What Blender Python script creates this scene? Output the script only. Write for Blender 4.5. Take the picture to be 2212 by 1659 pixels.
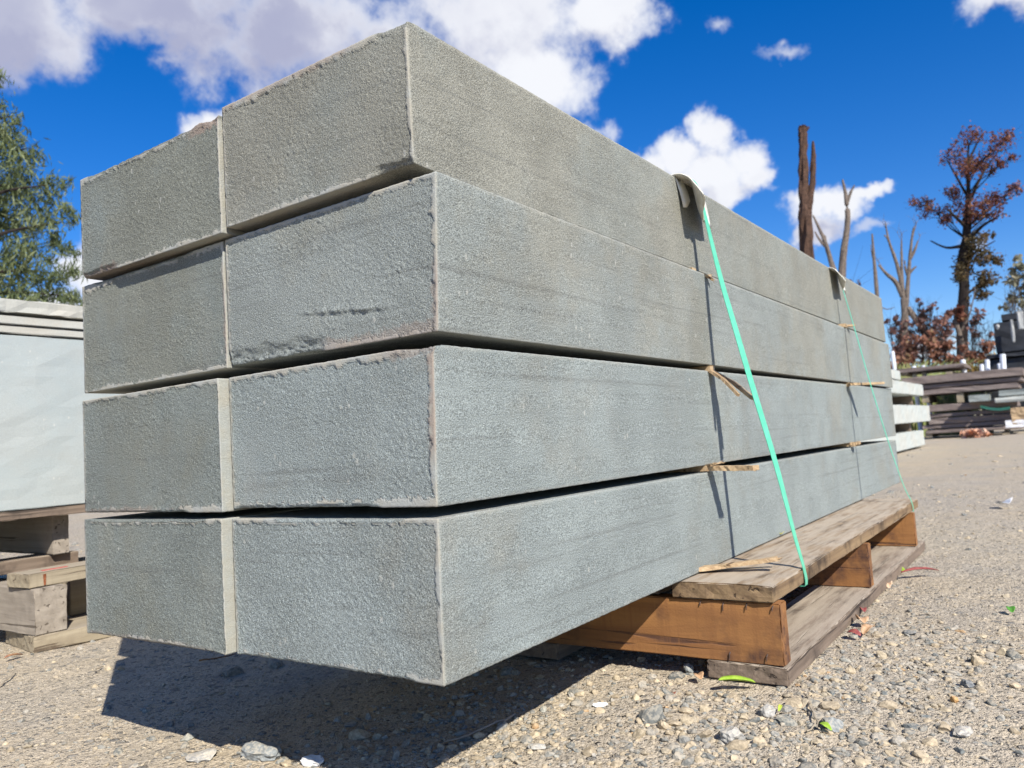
import bpy, bmesh, math, random
import numpy as np
from mathutils import Vector, Matrix, Euler
for o in list(bpy.data.objects): bpy.data.objects.remove(o)
R = math.radians
scene = bpy.context.scene
col = scene.collection

# ---------------------------------------------------------------- camera
YAW, PITCH, ROLL = R(34.68929), R(4.417769), R(-3.755293)
CAM = np.array([-0.74438, -0.64062, 0.28314]); FPX = 1713.9       # focal length in 2212-px-wide units
F_ = np.array([math.cos(YAW)*math.cos(PITCH), math.sin(YAW)*math.cos(PITCH), math.sin(PITCH)])
R0 = np.array([math.sin(YAW), -math.cos(YAW), 0.0]); U0 = np.cross(R0, F_)
R_ = math.cos(ROLL)*R0 + math.sin(ROLL)*U0; U_ = -math.sin(ROLL)*R0 + math.cos(ROLL)*U0
cam = bpy.data.cameras.new("camera"); camo = bpy.data.objects.new("camera", cam); col.objects.link(camo)
M = Matrix(((R_[0], U_[0], -F_[0], CAM[0]), (R_[1], U_[1], -F_[1], CAM[1]), (R_[2], U_[2], -F_[2], CAM[2]), (0, 0, 0, 1)))
camo.matrix_world = M
cam.sensor_width = 36; cam.lens = 36*FPX/2212; cam.clip_start = 0.02; cam.clip_end = 3000
cam.dof.use_dof = True; cam.dof.focus_distance = 1.25; cam.dof.aperture_fstop = 8.0
scene.camera = camo

# ---------------------------------------------------------------- exposure, sun
scene.view_settings.view_transform = 'Standard'; scene.view_settings.look = 'None'
scene.view_settings.exposure = 0.60; scene.view_settings.gamma = 1.0
SUNV = Vector((0.402, 0.655, -0.64)).normalized()                    # the way the light travels
sl = bpy.data.lights.new("sun", 'SUN'); sl.energy = 5.0; sl.angle = R(0.53); sl.color = (1.0, 0.95, 0.865)
so = bpy.data.objects.new("sun", sl); col.objects.link(so); so.rotation_euler = SUNV.to_track_quat('-Z', 'Y').to_euler()
so.location = (-3, -5, 6)
SUN_EL = math.asin(-SUNV.z)
SUN_ROT = math.atan2(-SUNV.x, -SUNV.y)

# ---------------------------------------------------------------- node helper
class NT:
    def __init__(s, tree): s.t = tree; s.n = tree.nodes; s.l = tree.links
    def new(s, typ, **kw):
        n = s.n.new(typ)
        for k, v in kw.items():
            setattr(n, k, v)
        return n
    def put(s, sock, v):
        if v is None: return
        if hasattr(v, 'is_output') or isinstance(v, bpy.types.NodeSocket): s.l.new(v, sock)
        else: sock.default_value = v
    def math(s, op, a, b=None, c=None, clamp=False):
        n = s.n.new('ShaderNodeMath'); n.operation = op; n.use_clamp = clamp
        s.put(n.inputs[0], a); s.put(n.inputs[1], b)
        if c is not None: s.put(n.inputs[2], c)
        return n.outputs[0]
    def vmath(s, op, a, b=None):
        n = s.n.new('ShaderNodeVectorMath'); n.operation = op
        s.put(n.inputs[0], a)
        if b is not None: s.put(n.inputs[1], b)
        return n.outputs[0]
    def mix(s, f, a, b, mode='MIX'):
        n = s.n.new('ShaderNodeMix'); n.data_type = 'RGBA'; n.blend_type = mode
        s.put(n.inputs[0], f)
        s.put(n.inputs[6], a if not isinstance(a, tuple) else (*a, 1) if len(a) == 3 else a)
        s.put(n.inputs[7], b if not isinstance(b, tuple) else (*b, 1) if len(b) == 3 else b)
        return n.outputs[2]
    def noise(s, vec, scale, detail=2, rough=0.5, dist=0.0, out=0):
        n = s.n.new('ShaderNodeTexNoise'); s.put(n.inputs['Vector'], vec)
        n.inputs['Scale'].default_value = scale; n.inputs['Detail'].default_value = detail
        n.inputs['Roughness'].default_value = rough; n.inputs['Distortion'].default_value = dist
        return n.outputs[out]
    def voro(s, vec, scale, feature='F1', out=0):
        n = s.n.new('ShaderNodeTexVoronoi'); n.feature = feature; s.put(n.inputs['Vector'], vec)
        n.inputs['Scale'].default_value = scale
        return n.outputs[out]
    def ramp(s, f, a, b, lo=0.0, hi=1.0, smooth=True):
        n = s.n.new('ShaderNodeMapRange'); n.interpolation_type = 'SMOOTHSTEP' if smooth else 'LINEAR'
        s.put(n.inputs[0], f)
        n.inputs[1].default_value = a; n.inputs[2].default_value = b; n.inputs[3].default_value = lo; n.inputs[4].default_value = hi
        return n.outputs[0]
    def mapping(s, vec, scale=(1, 1, 1), rot=(0, 0, 0), loc=(0, 0, 0)):
        n = s.n.new('ShaderNodeMapping'); s.put(n.inputs[0], vec)
        n.inputs['Scale'].default_value = scale; n.inputs['Rotation'].default_value = rot; n.inputs['Location'].default_value = loc
        return n.outputs[0]
    def bump(s, h, strength, dist, normal=None):
        n = s.n.new('ShaderNodeBump'); n.inputs['Strength'].default_value = strength; n.inputs['Distance'].default_value = dist
        s.put(n.inputs['Height'], h)
        if normal is not None: s.l.new(normal, n.inputs['Normal'])
        return n.outputs[0]

# ---------------------------------------------------------------- world: clear autumn sky with cumulus
world = bpy.data.worlds.new("World"); scene.world = world; world.use_nodes = True
T = NT(world.node_tree); T.n.clear()
sky = T.new('ShaderNodeTexSky', sky_type='NISHITA'); sky.sun_disc = False
sky.sun_elevation = SUN_EL; sky.sun_rotation = SUN_ROT; sky.air_density = 1.0; sky.dust_density = 0.2; sky.ozone_density = 3.0
geo = T.new('ShaderNodeTexCoord'); vec = T.vmath('NORMALIZE', geo.outputs['Generated'])
# clouds: (azimuth, elevation, radius az, radius el) in degrees, greyness
CL = [(67.0,27.0,7.0,3.9,.70),(58.5,28.8,9.0,3.2,.95),(50.0,28.0,8.0,4.3,1.0),(47.0,22.0,6.0,3.6,.8),(54.2,22.3,2.8,2.2,.2),(42.5,25.0,9.0,7.0,.6),(34.0,29.5,8.0,5.5,.25),
      (31.5,25.0,5.5,5.0,.0),(29.0,20.5,3.4,2.6,.15),(36.0,21.0,6.0,4.5,.35),(25.7,29.0,4.8,3.2,.0),
      (19.2,20.2,2.2,2.0,.0),(21.7,19.2,2.4,2.1,.0),(23.3,18.2,2.2,1.7,.1),(17.3,18.6,2.2,2.3,.05),(16.9,17.0,1.8,1.6,.25),(19.5,18.0,3.2,2.6,.1),(18.9,16.3,2.2,1.4,.35),(21.4,17.3,2.4,1.6,.2),
      (12.0,14.4,3.1,1.5,.1),(9.4,15.0,1.9,.75,.1),(12.6,13.0,1.9,.9,.5),(16.5,11.0,2.7,1.2,.4),(13.8,10.6,1.9,.9,.5),(9.7,12.8,1.5,.6,.3,.15),
      (0.4,24.6,3.6,1.9,.35),(18.3,26.9,1.5,1.1,.3,.10),(14.0,24.4,1.9,.8,.6,.32),(-1.5,8.0,1.9,1.3,.3),(1.2,6.7,1.1,.8,.4,.2),(3.3,11.0,1.0,.7,.5,.3),(62.2,12.8,2.8,2.3,.1),(65.5,9.7,3.0,2.2,.4),
      (60.8,10.4,1.8,1.2,.2),(6.5,4.3,2.2,.9,.3),(-14,18,6,3,.3),(82,18,8,4,.5),(100,30,9,5,.4),(-35,25,8,4,.3)]
def clouds(v):
    warp = T.noise(v, 11.0, 5, 0.62, out=1)
    wv = T.vmath('SCALE', T.vmath('SUBTRACT', warp, (0.5, 0.5, 0.5))); wv.node.inputs['Scale'].default_value = 0.085
    v2 = T.vmath('ADD', v, wv)
    sp = T.new('ShaderNodeSeparateXYZ'); T.l.new(v2, sp.inputs[0])
    az = T.math('MULTIPLY', T.math('ARCTAN2', sp.outputs[1], sp.outputs[0]), 57.2958)
    el = T.math('MULTIPLY', T.math('ARCSINE', sp.outputs[2]), 57.2958)
    cv = T.new('ShaderNodeCombineXYZ'); T.l.new(az, cv.inputs[0]); T.l.new(el, cv.inputs[1])
    best = None; gsum = None; wsum = None; wbest = None
    for a, e, ra, re, g, *wisp in CL:
        q = T.vmath('MULTIPLY', T.vmath('SUBTRACT', cv.outputs[0], (a, e, 0)), (1/ra, 1/re, 0))
        ln = T.new('ShaderNodeVectorMath', operation='LENGTH'); T.l.new(q, ln.inputs[0])
        m = T.math('SUBTRACT', 1.0, ln.outputs['Value'])
        if wisp:
            wbest = m if wbest is None else T.math('MAXIMUM', wbest, m); continue
        best = m if best is None else T.math('SMOOTH_MAX', best, m, 0.25)
        wgt = T.math('POWER', T.math('MAXIMUM', T.math('ADD', m, 0.8), 0.001), 5.0)
        gg = T.math('MULTIPLY', wgt, g)
        gsum = gg if gsum is None else T.math('ADD', gsum, gg); wsum = wgt if wsum is None else T.math('ADD', wsum, wgt)
    n = T.noise(v, 19.0, 8, 0.60)
    d = T.math('ADD', best, T.math('MULTIPLY', T.math('SUBTRACT', n, 0.5), 1.25))
    dw = T.math('MULTIPLY', T.ramp(T.math('ADD', wbest, T.math('MULTIPLY', T.math('SUBTRACT', n, 0.5), 1.6)), 0.0, 0.95), 0.62)
    return d, T.math('DIVIDE', gsum, T.math('ADD', wsum, 0.0001)), n, dw
d0, grey, nz, wisps = clouds(vec)
up = T.vmath('ADD', vec, (-0.006, -0.010, 0.028))
d1, _, _, _ = clouds(up)
dens = T.math('MULTIPLY', T.ramp(d0, -0.10, 0.62), T.ramp(d0, -0.05, 0.30))
dens = T.math('MAXIMUM', dens, wisps)
lit = T.ramp(T.math('SUBTRACT', d1, d0), -0.22, 0.45)
thick = T.ramp(d0, 0.15, 1.0)
soft = T.noise(vec, 9.0, 4, 0.5)
shade = T.math('ADD', T.math('MULTIPLY', lit, 0.34), T.math('MULTIPLY', grey, T.ramp(thick, 0, 1, 0.45, 0.95)))
shade = T.math('ADD', shade, T.math('MULTIPLY', T.math('SUBTRACT', soft, 0.5), 0.9), clamp=True)
shade = T.ramp(shade, 0.05, 1.0)
ccol = T.mix(shade, (0.61, 0.622, 0.657), (0.285, 0.30, 0.415))
hs = T.new('ShaderNodeHueSaturation'); hs.inputs['Hue'].default_value = 0.508; hs.inputs['Saturation'].default_value = 1.44; hs.inputs['Value'].default_value = 1.12
T.l.new(sky.outputs[0], hs.inputs['Color'])
SKYK = 0.0785
skyc = T.vmath('SCALE', T.vmath('MULTIPLY', hs.outputs[0], (0.95, 0.97, 1.13))); skyc.node.inputs['Scale'].default_value = SKYK
fin = T.mix(dens, skyc, ccol)
bg = T.new('ShaderNodeBackground'); T.l.new(fin, bg.inputs[0]); bg.inputs[1].default_value = 1.0
wo = T.new('ShaderNodeOutputWorld'); T.l.new(bg.outputs[0], wo.inputs[0])
world.cycles.sampling_method = 'MANUAL'; world.cycles.sample_map_resolution = 1024

# ---------------------------------------------------------------- geometry helpers
_rs = np.random.RandomState(7)
PERM = _rs.permutation(256).astype(np.int64); PERM = np.concatenate([PERM, PERM, PERM])
GR = _rs.normal(size=(256, 3)); GR /= np.linalg.norm(GR, axis=1)[:, None]
def perlin(P):
    P = np.asarray(P, float); I = np.floor(P).astype(np.int64); f = P - I; I &= 255
    u = f*f*f*(f*(f*6-15)+10); out = 0
    for dx in (0, 1):
        for dy in (0, 1):
            for dz in (0, 1):
                h = PERM[PERM[PERM[I[:, 0]+dx]+I[:, 1]+dy]+I[:, 2]+dz]
                g = GR[h]; w = (u[:, 0] if dx else 1-u[:, 0])*(u[:, 1] if dy else 1-u[:, 1])*(u[:, 2] if dz else 1-u[:, 2])
                out = out + w*((f[:, 0]-dx)*g[:, 0]+(f[:, 1]-dy)*g[:, 1]+(f[:, 2]-dz)*g[:, 2])
    return out*1.5
def fbm(P, oct=3, g=0.5):
    a = 1; s = 0; P = np.asarray(P, float)
    for k in range(oct): s = s + a*perlin(P*(2**k)+17.3*k); a *= g
    return s
def sstep(x, a, b):
    t = np.clip((x-a)/(b-a), 0, 1); return t*t*(3-2*t)

def link(name, me, mat=None, parent=None, loc=None, rot=None):
    o = bpy.data.objects.new(name, me); col.objects.link(o)
    if mat is not None:
        for m in (mat if isinstance(mat, (list, tuple)) else [mat]): me.materials.append(m)
    if parent: o.parent = parent
    if loc is not None: o.location = loc
    if rot is not None: o.rotation_euler = rot
    return o
def tag(o, label, cat, group=None, kind=None):
    o['label'] = label; o['category'] = cat
    if group: o['group'] = group
    if kind: o['kind'] = kind
    return o
def empty(name, loc, label, cat, group=None, rotz=0):
    o = bpy.data.objects.new(name, None); col.objects.link(o); o.location = loc; o.rotation_euler = (0, 0, rotz)
    o.empty_display_size = 0.05
    return tag(o, label, cat, group)
def mesh(name, V, F, smooth=False, mats=None):
    me = bpy.data.meshes.new(name)
    V = np.asarray(V, float)
    if isinstance(F, np.ndarray):
        n, k = F.shape
        me.vertices.add(len(V)); me.vertices.foreach_set('co', V.astype(np.float32).ravel())
        me.loops.add(n*k); me.loops.foreach_set('vertex_index', F.astype(np.int32).ravel())
        me.polygons.add(n); me.polygons.foreach_set('loop_start', np.arange(0, n*k, k, dtype=np.int32))
        me.update(calc_edges=True)
    else:
        me.from_pydata([tuple(v) for v in V], [], F)
    me.validate(); me.polygons.foreach_set('use_smooth', [smooth]*len(me.polygons)); me.update()
    return me
def attr(me, name, vals):
    a = me.attributes.new(name, 'FLOAT', 'POINT'); a.data.foreach_set('value', np.asarray(vals, np.float32))
def cattr(me, name, vals):
    a = me.attributes.new(name, 'FLOAT_COLOR', 'POINT'); a.data.foreach_set('color', np.asarray(vals, np.float32).ravel())
def ray(px, py):
    d = F_ + R_*(px-1106)/FPX - U_*(py-829.5)/FPX; return d
def at(px, py, dist):                 # the point seen there at this horizontal distance from the camera
    d = ray(px, py); return CAM + d*dist/math.hypot(d[0], d[1])
def onplane(px, py, ax, v):
    d = ray(px, py); return CAM + d*(v-CAM[ax])/d[ax]

# ---------------------------------------------------------------- materials
def material(name, rough=0.85, spec=0.3):
    m = bpy.data.materials.new(name); m.use_nodes = True; t = NT(m.node_tree)
    b = t.n['Principled BSDF']; b.inputs['Roughness'].default_value = rough; b.inputs['Specular IOR Level'].default_value = spec
    return m, t, b
def aout(t, name, which='Fac'):
    n = t.new('ShaderNodeAttribute', attribute_name=name); return n.outputs[which]
def objvec(t, rand=True):
    tc = t.new('ShaderNodeTexCoord')
    if not rand: return tc.outputs['Object']
    oi = t.new('ShaderNodeObjectInfo'); r = t.math('MULTIPLY', oi.outputs['Random'], 37.0)
    return t.vmath('ADD', tc.outputs['Object'], r)

def stone_material(name, warm, cool, coolbias=0.5, fine=1.0, tan=(0.44, 0.42, 0.365), spk=1.0, bed=.38):
    m, t, b = material(name, 0.88, 0.25); v = objvec(t)
    big = t.noise(v, 2.6, 3, 0.55); mid = t.noise(v, 22, 3, 0.6)
    f = t.ramp(t.math('ADD', big, t.math('MULTIPLY', t.math('SUBTRACT', mid, 0.5), 0.35)), coolbias-0.13, coolbias+0.13)
    c = t.mix(f, warm, cool)
    st = t.noise(t.mapping(v, (1.1, 2.5, 62)), 1.0, 4, 0.65, 0.35)               # bedding lines
    c = t.mix(t.ramp(st, 0.54, 0.72, 0, bed), c, (0.15, 0.155, 0.15))
    sand = t.noise(v, 560, 3, 0.8)
    c = t.mix(1.0, c, t.mix(t.ramp(sand, 0.3, 0.7), (1-.55*spk,)*3, (1+.62*spk,)*3), 'MULTIPLY')
    spots = t.ramp(t.voro(t.mapping(v, (1, 1, .6)), 60), 0.10, 0.20, 1, 0); sel = t.ramp(t.noise(v, 14, 2), 0.60, 0.64)
    c = t.mix(t.math('MULTIPLY', t.math('MULTIPLY', spots, sel), 0.55), c, (0.62, 0.62, 0.58))
    smear = t.ramp(t.noise(t.mapping(v, (9, 9, 2.2)), 1.0, 4, 0.65), 0.56, 0.78, 0, 0.13); c = t.mix(smear, c, (0.43, 0.415, 0.375))
    brn = t.ramp(t.noise(v, 5.3, 4, 0.7), 0.58, 0.80, 0, 0.18)
    c = t.mix(brn, c, (0.27, 0.235, 0.185))
    c = t.mix(aout(t, 'margin'), c, t.mix(t.ramp(mid, 0.4, 0.65), tan, (0.42, 0.43, 0.41)))
    c = t.mix(aout(t, 'stain'), c, (0.34, 0.265, 0.225))
    c = t.mix(1.0, c, (0.85, 0.84, 0.80), 'MULTIPLY')
    t.l.new(c, b.inputs['Base Color'])
    h = t.math('ADD', t.noise(v, 420, 3, 0.75), t.math('MULTIPLY', t.noise(t.mapping(v, (90, 90, 170)), 1.0, 3, 0.6), 0.35))
    h = t.math('MULTIPLY', h, t.math('SUBTRACT', 1.0, t.math('MULTIPLY', aout(t, 'margin'), 0.75)))
    h = t.math('MULTIPLY', h, t.ramp(t.noise(v, 7, 3, 0.6), 0.3, 0.7, 0.6, 1.25))
    t.l.new(t.bump(h, 1.0, 0.0032*fine), b.inputs['Normal'])
    return m
def wood_material(name, a, bcol, dark=(0.03, 0.02, 0.014), grain=1.0, darkamt=0.5, rough=0.8, saw=0.0, dust=0.0):
    m, t, b = material(name, rough, 0.2); v = objvec(t)
    g = t.noise(t.mapping(v, (1.6, 60*grain, 60*grain)), 1.0, 5, 0.65, 0.8)
    c = t.mix(t.ramp(g, 0.3, 0.72), a, bcol)
    blot = t.noise(v, 9, 4, 0.65); c = t.mix(t.ramp(blot, 0.48, 0.72, 0, darkamt), c, dark)
    crack = t.ramp(t.noise(t.mapping(v, (2.6, 70, 70)), 1.0, 3, 0.5, 0.4), 0.62, 0.68); c = t.mix(t.math('MULTIPLY', crack, 0.8), c, dark)
    if saw:
        sw = t.noise(t.mapping(v, (75, 2.5, 2.5)), 1.0, 3, 0.6); c = t.mix(t.ramp(sw, 0.48, 0.72, 0, saw), c, bcol); c = t.mix(t.ramp(sw, 0.33, 0.27, 0, saw*.6), c, tuple(min(1, q*1.45) for q in a))
    if dust:
        nn = t.new('ShaderNodeNewGeometry'); sp = t.new('ShaderNodeSeparateXYZ'); t.l.new(nn.outputs['Normal'], sp.inputs[0])
        dd = t.math('MULTIPLY', t.ramp(sp.outputs[2], 0.3, 0.9), t.ramp(t.noise(t.mapping(v, (5, 40, 40)), 1.0, 5, 0.7), 0.25, 0.6, 0, dust))
        c = t.mix(dd, c, (0.50, 0.43, 0.345))
    c = t.mix(1.0, c, (.80, .79, .77), 'MULTIPLY')
    t.l.new(c, b.inputs['Base Color'])
    h = t.math('ADD', g, t.math('MULTIPLY', crack, -0.8)); h = t.math('ADD', h, t.math('MULTIPLY', t.noise(v, 240, 2), 0.35))
    t.l.new(t.bump(h, 0.8, 0.0016), b.inputs['Normal'])
    return m
def plain_material(name, c1, c2, scale=20, rough=0.7, spec=0.3, bump=0.0, trans=0.0, detail=3):
    m, t, b = material(name, rough, spec); v = objvec(t)
    n = t.noise(v, scale, detail, 0.6)
    t.l.new(t.mix(t.ramp(n, 0.3, 0.7), c1, c2), b.inputs['Base Color'])
    if bump: t.l.new(t.bump(n, 0.7, bump), b.inputs['Normal'])
    return m

M_ST_R = stone_material("grey_green_sandstone", (0.300, 0.304, 0.272), (0.298, 0.326, 0.318), 0.47)
M_ST_UP = stone_material("olive_grey_sandstone", (0.288, 0.287, 0.252), (0.286, 0.302, 0.280), 0.54)
M_ST_LOW = stone_material("blue_grey_sandstone", (0.300, 0.312, 0.290), (0.300, 0.338, 0.338), 0.42)
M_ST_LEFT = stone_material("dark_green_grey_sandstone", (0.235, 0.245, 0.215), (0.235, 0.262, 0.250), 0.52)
M_ORANGE = wood_material("orange_brown_timber", (0.42, 0.205, 0.075), (0.27, 0.125, 0.052), (0.075, 0.042, 0.038), 0.35, 0.95, 0.75, 0.7)
M_WEATH = wood_material("weathered_board", (0.42, 0.335, 0.25), (0.29, 0.225, 0.17), (0.055, 0.045, 0.04), 1.0, 0.35, 0.85, 0, 0.9)
M_DECK = wood_material("tan_deck_board", (0.33, 0.23, 0.13), (0.21, 0.14, 0.085), (0.045, 0.032, 0.025), 1.0, 0.85, 0.8, 0, 0.85)
M_GREYW = wood_material("grey_brown_board", (0.28, 0.215, 0.165), (0.17, 0.13, 0.10), (0.05, 0.04, 0.035), 1.0, 0.7, 0.85, 0, 0.8)
M_PALE = wood_material("pale_timber", (0.43, 0.37, 0.27), (0.31, 0.26, 0.185), (0.10, 0.07, 0.05), 0.7, 0.45, 0.85, 0.3, 0.5)
M_SILVER = wood_material("silvered_timber", (0.42, 0.37, 0.31), (0.31, 0.27, 0.225), (0.10, 0.08, 0.06), 0.6, 0.25, 0.85)
M_SPLINT = wood_material("fresh_split_wood", (0.62, 0.47, 0.29), (0.45, 0.30, 0.17), (0.09, 0.05, 0.03), 2.5, 0.5, 0.7)
M_STRAP = plain_material("green_plastic_strap", (0.09, 0.43, 0.27), (0.12, 0.50, 0.32), 60, 0.35, 0.5)
M_PAPER = plain_material("white_card", (0.62, 0.58, 0.47), (0.80, 0.78, 0.70), 40, 0.8, 0.2, 0.001)

# ---------------------------------------------------------------- ground sheet
def gheight(X, Y):
    z = -0.207 + 0.022*sstep(X, 0.15, 0.75)*sstep(-Y, -1.2, 0.0)
    near = np.exp(-((X-0.8)**2+(Y-0.2)**2)/30.0)
    P = np.stack([X, Y, X*0], 1)
    z = z + near*(0.0045*perlin(P*7.0) + 0.0022*perlin(P*23.0+5) + 0.0012*perlin(P*60+9))
    return z + (1-near)*0.012*perlin(P*0.6)
def lines(lo, hi, step, far, grow=1.10):
    a = list(np.arange(lo, hi, step)); s = step; x = a[-1]
    while x < far: s *= grow; x += s; a.append(x)
    s = step; x = a[0]
    while x > -far: s *= grow; x -= s; a.insert(0, x)
    return np.array(a)
gx = lines(-0.45, 2.3, 0.011, 900); gy = lines(-0.75, 1.6, 0.011, 900)
GX, GY = np.meshgrid(gx, gy, indexing='ij'); nx, ny = GX.shape
V = np.stack([GX.ravel(), GY.ravel(), gheight(GX.ravel(), GY.ravel())], 1)
idx = np.arange(nx*ny).reshape(nx, ny)
Fq = np.stack([idx[:-1, :-1], idx[1:, :-1], idx[1:, 1:], idx[:-1, 1:]], -1).reshape(-1, 4)
mg, t, b = material("dusty_gravel_ground", 0.95, 0.15)
v = objvec(t, False)
n1 = t.noise(v, 1.3, 5, 0.65); n2 = t.noise(v, 38, 4, 0.7); n3 = t.noise(v, 9, 3, 0.6); n4 = t.noise(v, 240, 3, 0.6)
c = t.mix(t.ramp(n1, 0.35, 0.65), (0.66, 0.56, 0.42), (0.59, 0.525, 0.43))
c = t.mix(t.ramp(n3, 0.5, 0.7, 0, 0.45), c, (0.42, 0.375, 0.31))
vc = t.voro(v, 105, out=1); sepc = t.new('ShaderNodeSeparateColor'); t.l.new(vc, sepc.inputs[0])
vd = t.voro(v, 105)
grit = t.math('MULTIPLY', t.ramp(sepc.outputs[0], 0.60, 0.66), t.ramp(vd, 0.30, 0.42, 1, 0))
c = t.mix(t.math('MULTIPLY', grit, 0.85), c, t.mix(sepc.outputs[1], (0.16, 0.17, 0.175), (0.40, 0.37, 0.33)))
v2c = t.voro(v, 38, out=1); sep2 = t.new('ShaderNodeSeparateColor'); t.l.new(v2c, sep2.inputs[0]); v2d = t.voro(v, 38)
grit2 = t.math('MULTIPLY', t.ramp(sep2.outputs[0], 0.74, 0.78), t.ramp(v2d, 0.28, 0.36, 1, 0))
c = t.mix(t.math('MULTIPLY', grit2, 0.8), c, t.mix(sep2.outputs[1], (0.20, 0.21, 0.215), (0.42, 0.40, 0.37)))
c = t.mix(t.ramp(n4, 0.3, 0.7, 0.55, 0), c, (0.22, 0.18, 0.125))
pit = t.ramp(t.noise(v, 130, 4, 0.75), 0.59, 0.68); c = t.mix(t.math('MULTIPLY', pit, 0.62), c, (0.17, 0.165, 0.15))
c = t.mix(1.0, c, (.92, .905, .87), 'MULTIPLY')
far1 = t.ramp(t.noise(v, 3.2, 5, 0.75), 0.5, 0.68, 0, 0.35); c = t.mix(far1, c, (0.30, 0.285, 0.26))
t.l.new(c, b.inputs['Base Color'])
h = t.math('ADD', t.math('MULTIPLY', n2, 1.4), t.math('MULTIPLY', n4, 0.4))
h = t.math('SUBTRACT', h, t.math('MULTIPLY', pit, 0.6)); h = t.math('ADD', h, t.math('MULTIPLY', grit, 0.55)); h = t.math('ADD', h, t.math('MULTIPLY', grit2, 0.9))
t.l.new(t.bump(h, 1.0, 0.010), b.inputs['Normal'])
go = link("ground", mesh("ground", V, Fq, True), mg); go['kind'] = 'structure'; go['label'] = 'dusty tan gravel yard surface'

# ---------------------------------------------------------------- gravel (nobody could count it)
def ico(sub):
    bm = bmesh.new(); bmesh.ops.create_icosphere(bm, subdivisions=sub, radius=1.0)
    V = np.array([v.co[:] for v in bm.verts]); F = np.array([[v.index for v in f.verts] for f in bm.faces]); bm.free(); return V, F
ICO1, ICO2, ICO3 = ico(1), ico(2), ico(3)
def rock_shape(rs, sub):
    V, F = sub; V = V.copy()
    d = rs.normal(size=(7, 3)); d /= np.linalg.norm(d, axis=1)[:, None]
    lim = rs.uniform(0.55, 0.95, 7)
    for k in range(7):
        s = V@d[k]; V = V - np.where(s > lim[k], s-lim[k], 0)[:, None]*d[k]          # planar facets of crushed rock
    V *= 1+0.06*rs.normal(size=(len(V), 1)); return V, F
def build_gravel():
    rs = np.random.RandomState(11)
    proto = [rock_shape(rs, ICO2) for _ in range(26)]
    N1 = 30000
    th = R(34.7)+rs.uniform(-R(62), R(62), N1); r = 0.42*np.exp(rs.uniform(0, math.log(34), N1))
    X = CAM[0]+r*np.cos(th); Y = CAM[1]+r*np.sin(th)
    size = np.exp(rs.normal(math.log(0.0029), 0.52, N1))*np.maximum(1, (r/1.4)**0.66)
    dn = fbm(np.stack([X*1.9, Y*1.9, X*0+3], 1), 3)
    dusty = np.maximum(sstep(-Y, .30, .62), sstep(X, 1.2, 2.2))
    keep = dn+rs.normal(0, 0.35, N1) > -0.12+.62*dusty
    X, Y, size = X[keep], Y[keep], size[keep]
    N2 = 4200                                                          # the heaps in front of the pallet and under the stack
    cx = rs.choice([0.45, 0.15, 0.62, 0.95, 0.3], N2); cy = np.where(cx == 0.95, -0.35, np.where(cx == 0.3, 0.25, np.where(cx == 0.15, 0.0, -0.22)))
    X2 = cx+rs.normal(0, 0.20, N2); Y2 = cy+rs.normal(0, 0.15, N2)
    s2 = np.exp(rs.normal(math.log(0.0043), 0.48, N2))
    X = np.concatenate([X, X2]); Y = np.concatenate([Y, Y2]); size = np.clip(np.concatenate([size, s2]), 0.0012, 0.03)
    inside = (X > 0.66) & (X < 2.46) & (Y > -0.17) & (Y < 0.0); X, Y, size = X[~inside], Y[~inside], size[~inside]
    Z = gheight(X, Y); n = len(X)
    Vs, Fs, Cs = [], [], []; off = 0
    pal = np.array([[.27,.27,.255],[.20,.21,.205],[.33,.31,.275],[.41,.355,.27],[.47,.39,.28],[.19,.21,.215],[.35,.33,.295],[.50,.42,.30],[.29,.30,.28],[.44,.29,.16],[.62,.61,.58]])
    pw = np.array([.17,.10,.13,.14,.17,.06,.09,.08,.05,.008,.002]); pw /= pw.sum()
    ci = rs.choice(len(pal), n, p=pw)
    for k in range(n):
        V, F = proto[rs.randint(26)]
        a = rs.uniform(0, 6.283); ca, sa = math.cos(a), math.sin(a)
        tilt = rs.normal(0, 0.35); ct, st = math.cos(tilt), math.sin(tilt)
        sc = size[k]*np.array([rs.uniform(.9, 1.5), rs.uniform(.7, 1.1), rs.uniform(.45, .85)])
        W = V*sc; W = np.stack([W[:, 0]*ct-W[:, 2]*st, W[:, 1], W[:, 0]*st+W[:, 2]*ct], 1)
        W = np.stack([W[:, 0]*ca-W[:, 1]*sa, W[:, 0]*sa+W[:, 1]*ca, W[:, 2]], 1)+[X[k], Y[k], Z[k]+size[k]*rs.uniform(-.25, .25)]
        Vs.append(W); Fs.append(F+off); off += len(V)
        cc = pal[ci[k]]*rs.uniform(.8, 1.15); Cs.append(np.tile([*cc, 1], (len(V), 1)))
    # fines: tiny chips bedded in the dust
    proto1 = [rock_shape(rs, ICO1) for _ in range(12)]
    N3 = 60000; th = R(34.7)+rs.uniform(-R(58), R(58), N3); r = 0.42*np.exp(rs.uniform(0, math.log(14), N3))
    X3 = CAM[0]+r*np.cos(th); Y3 = CAM[1]+r*np.sin(th); s3 = np.exp(rs.normal(math.log(.00115), .38, N3))*np.maximum(1, (r/1.2)**.75)
    ins = (X3 > 0.70) & (X3 < 2.46) & (Y3 > -0.19) & (Y3 < 0.0); X3, Y3, s3 = X3[~ins], Y3[~ins], s3[~ins]; n3 = len(X3)
    Z3 = gheight(X3, Y3); pk = rs.randint(12, size=n3); a3 = rs.uniform(0, 6.283, n3); PV = np.array([p[0] for p in proto1]); PF = proto1[0][1]; nv = PV.shape[1]
    W = PV[pk]*s3[:, None, None]*np.stack([rs.uniform(.9, 1.6, n3), rs.uniform(.7, 1.1, n3), rs.uniform(.5, .9, n3)], 1)[:, None, :]
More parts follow.
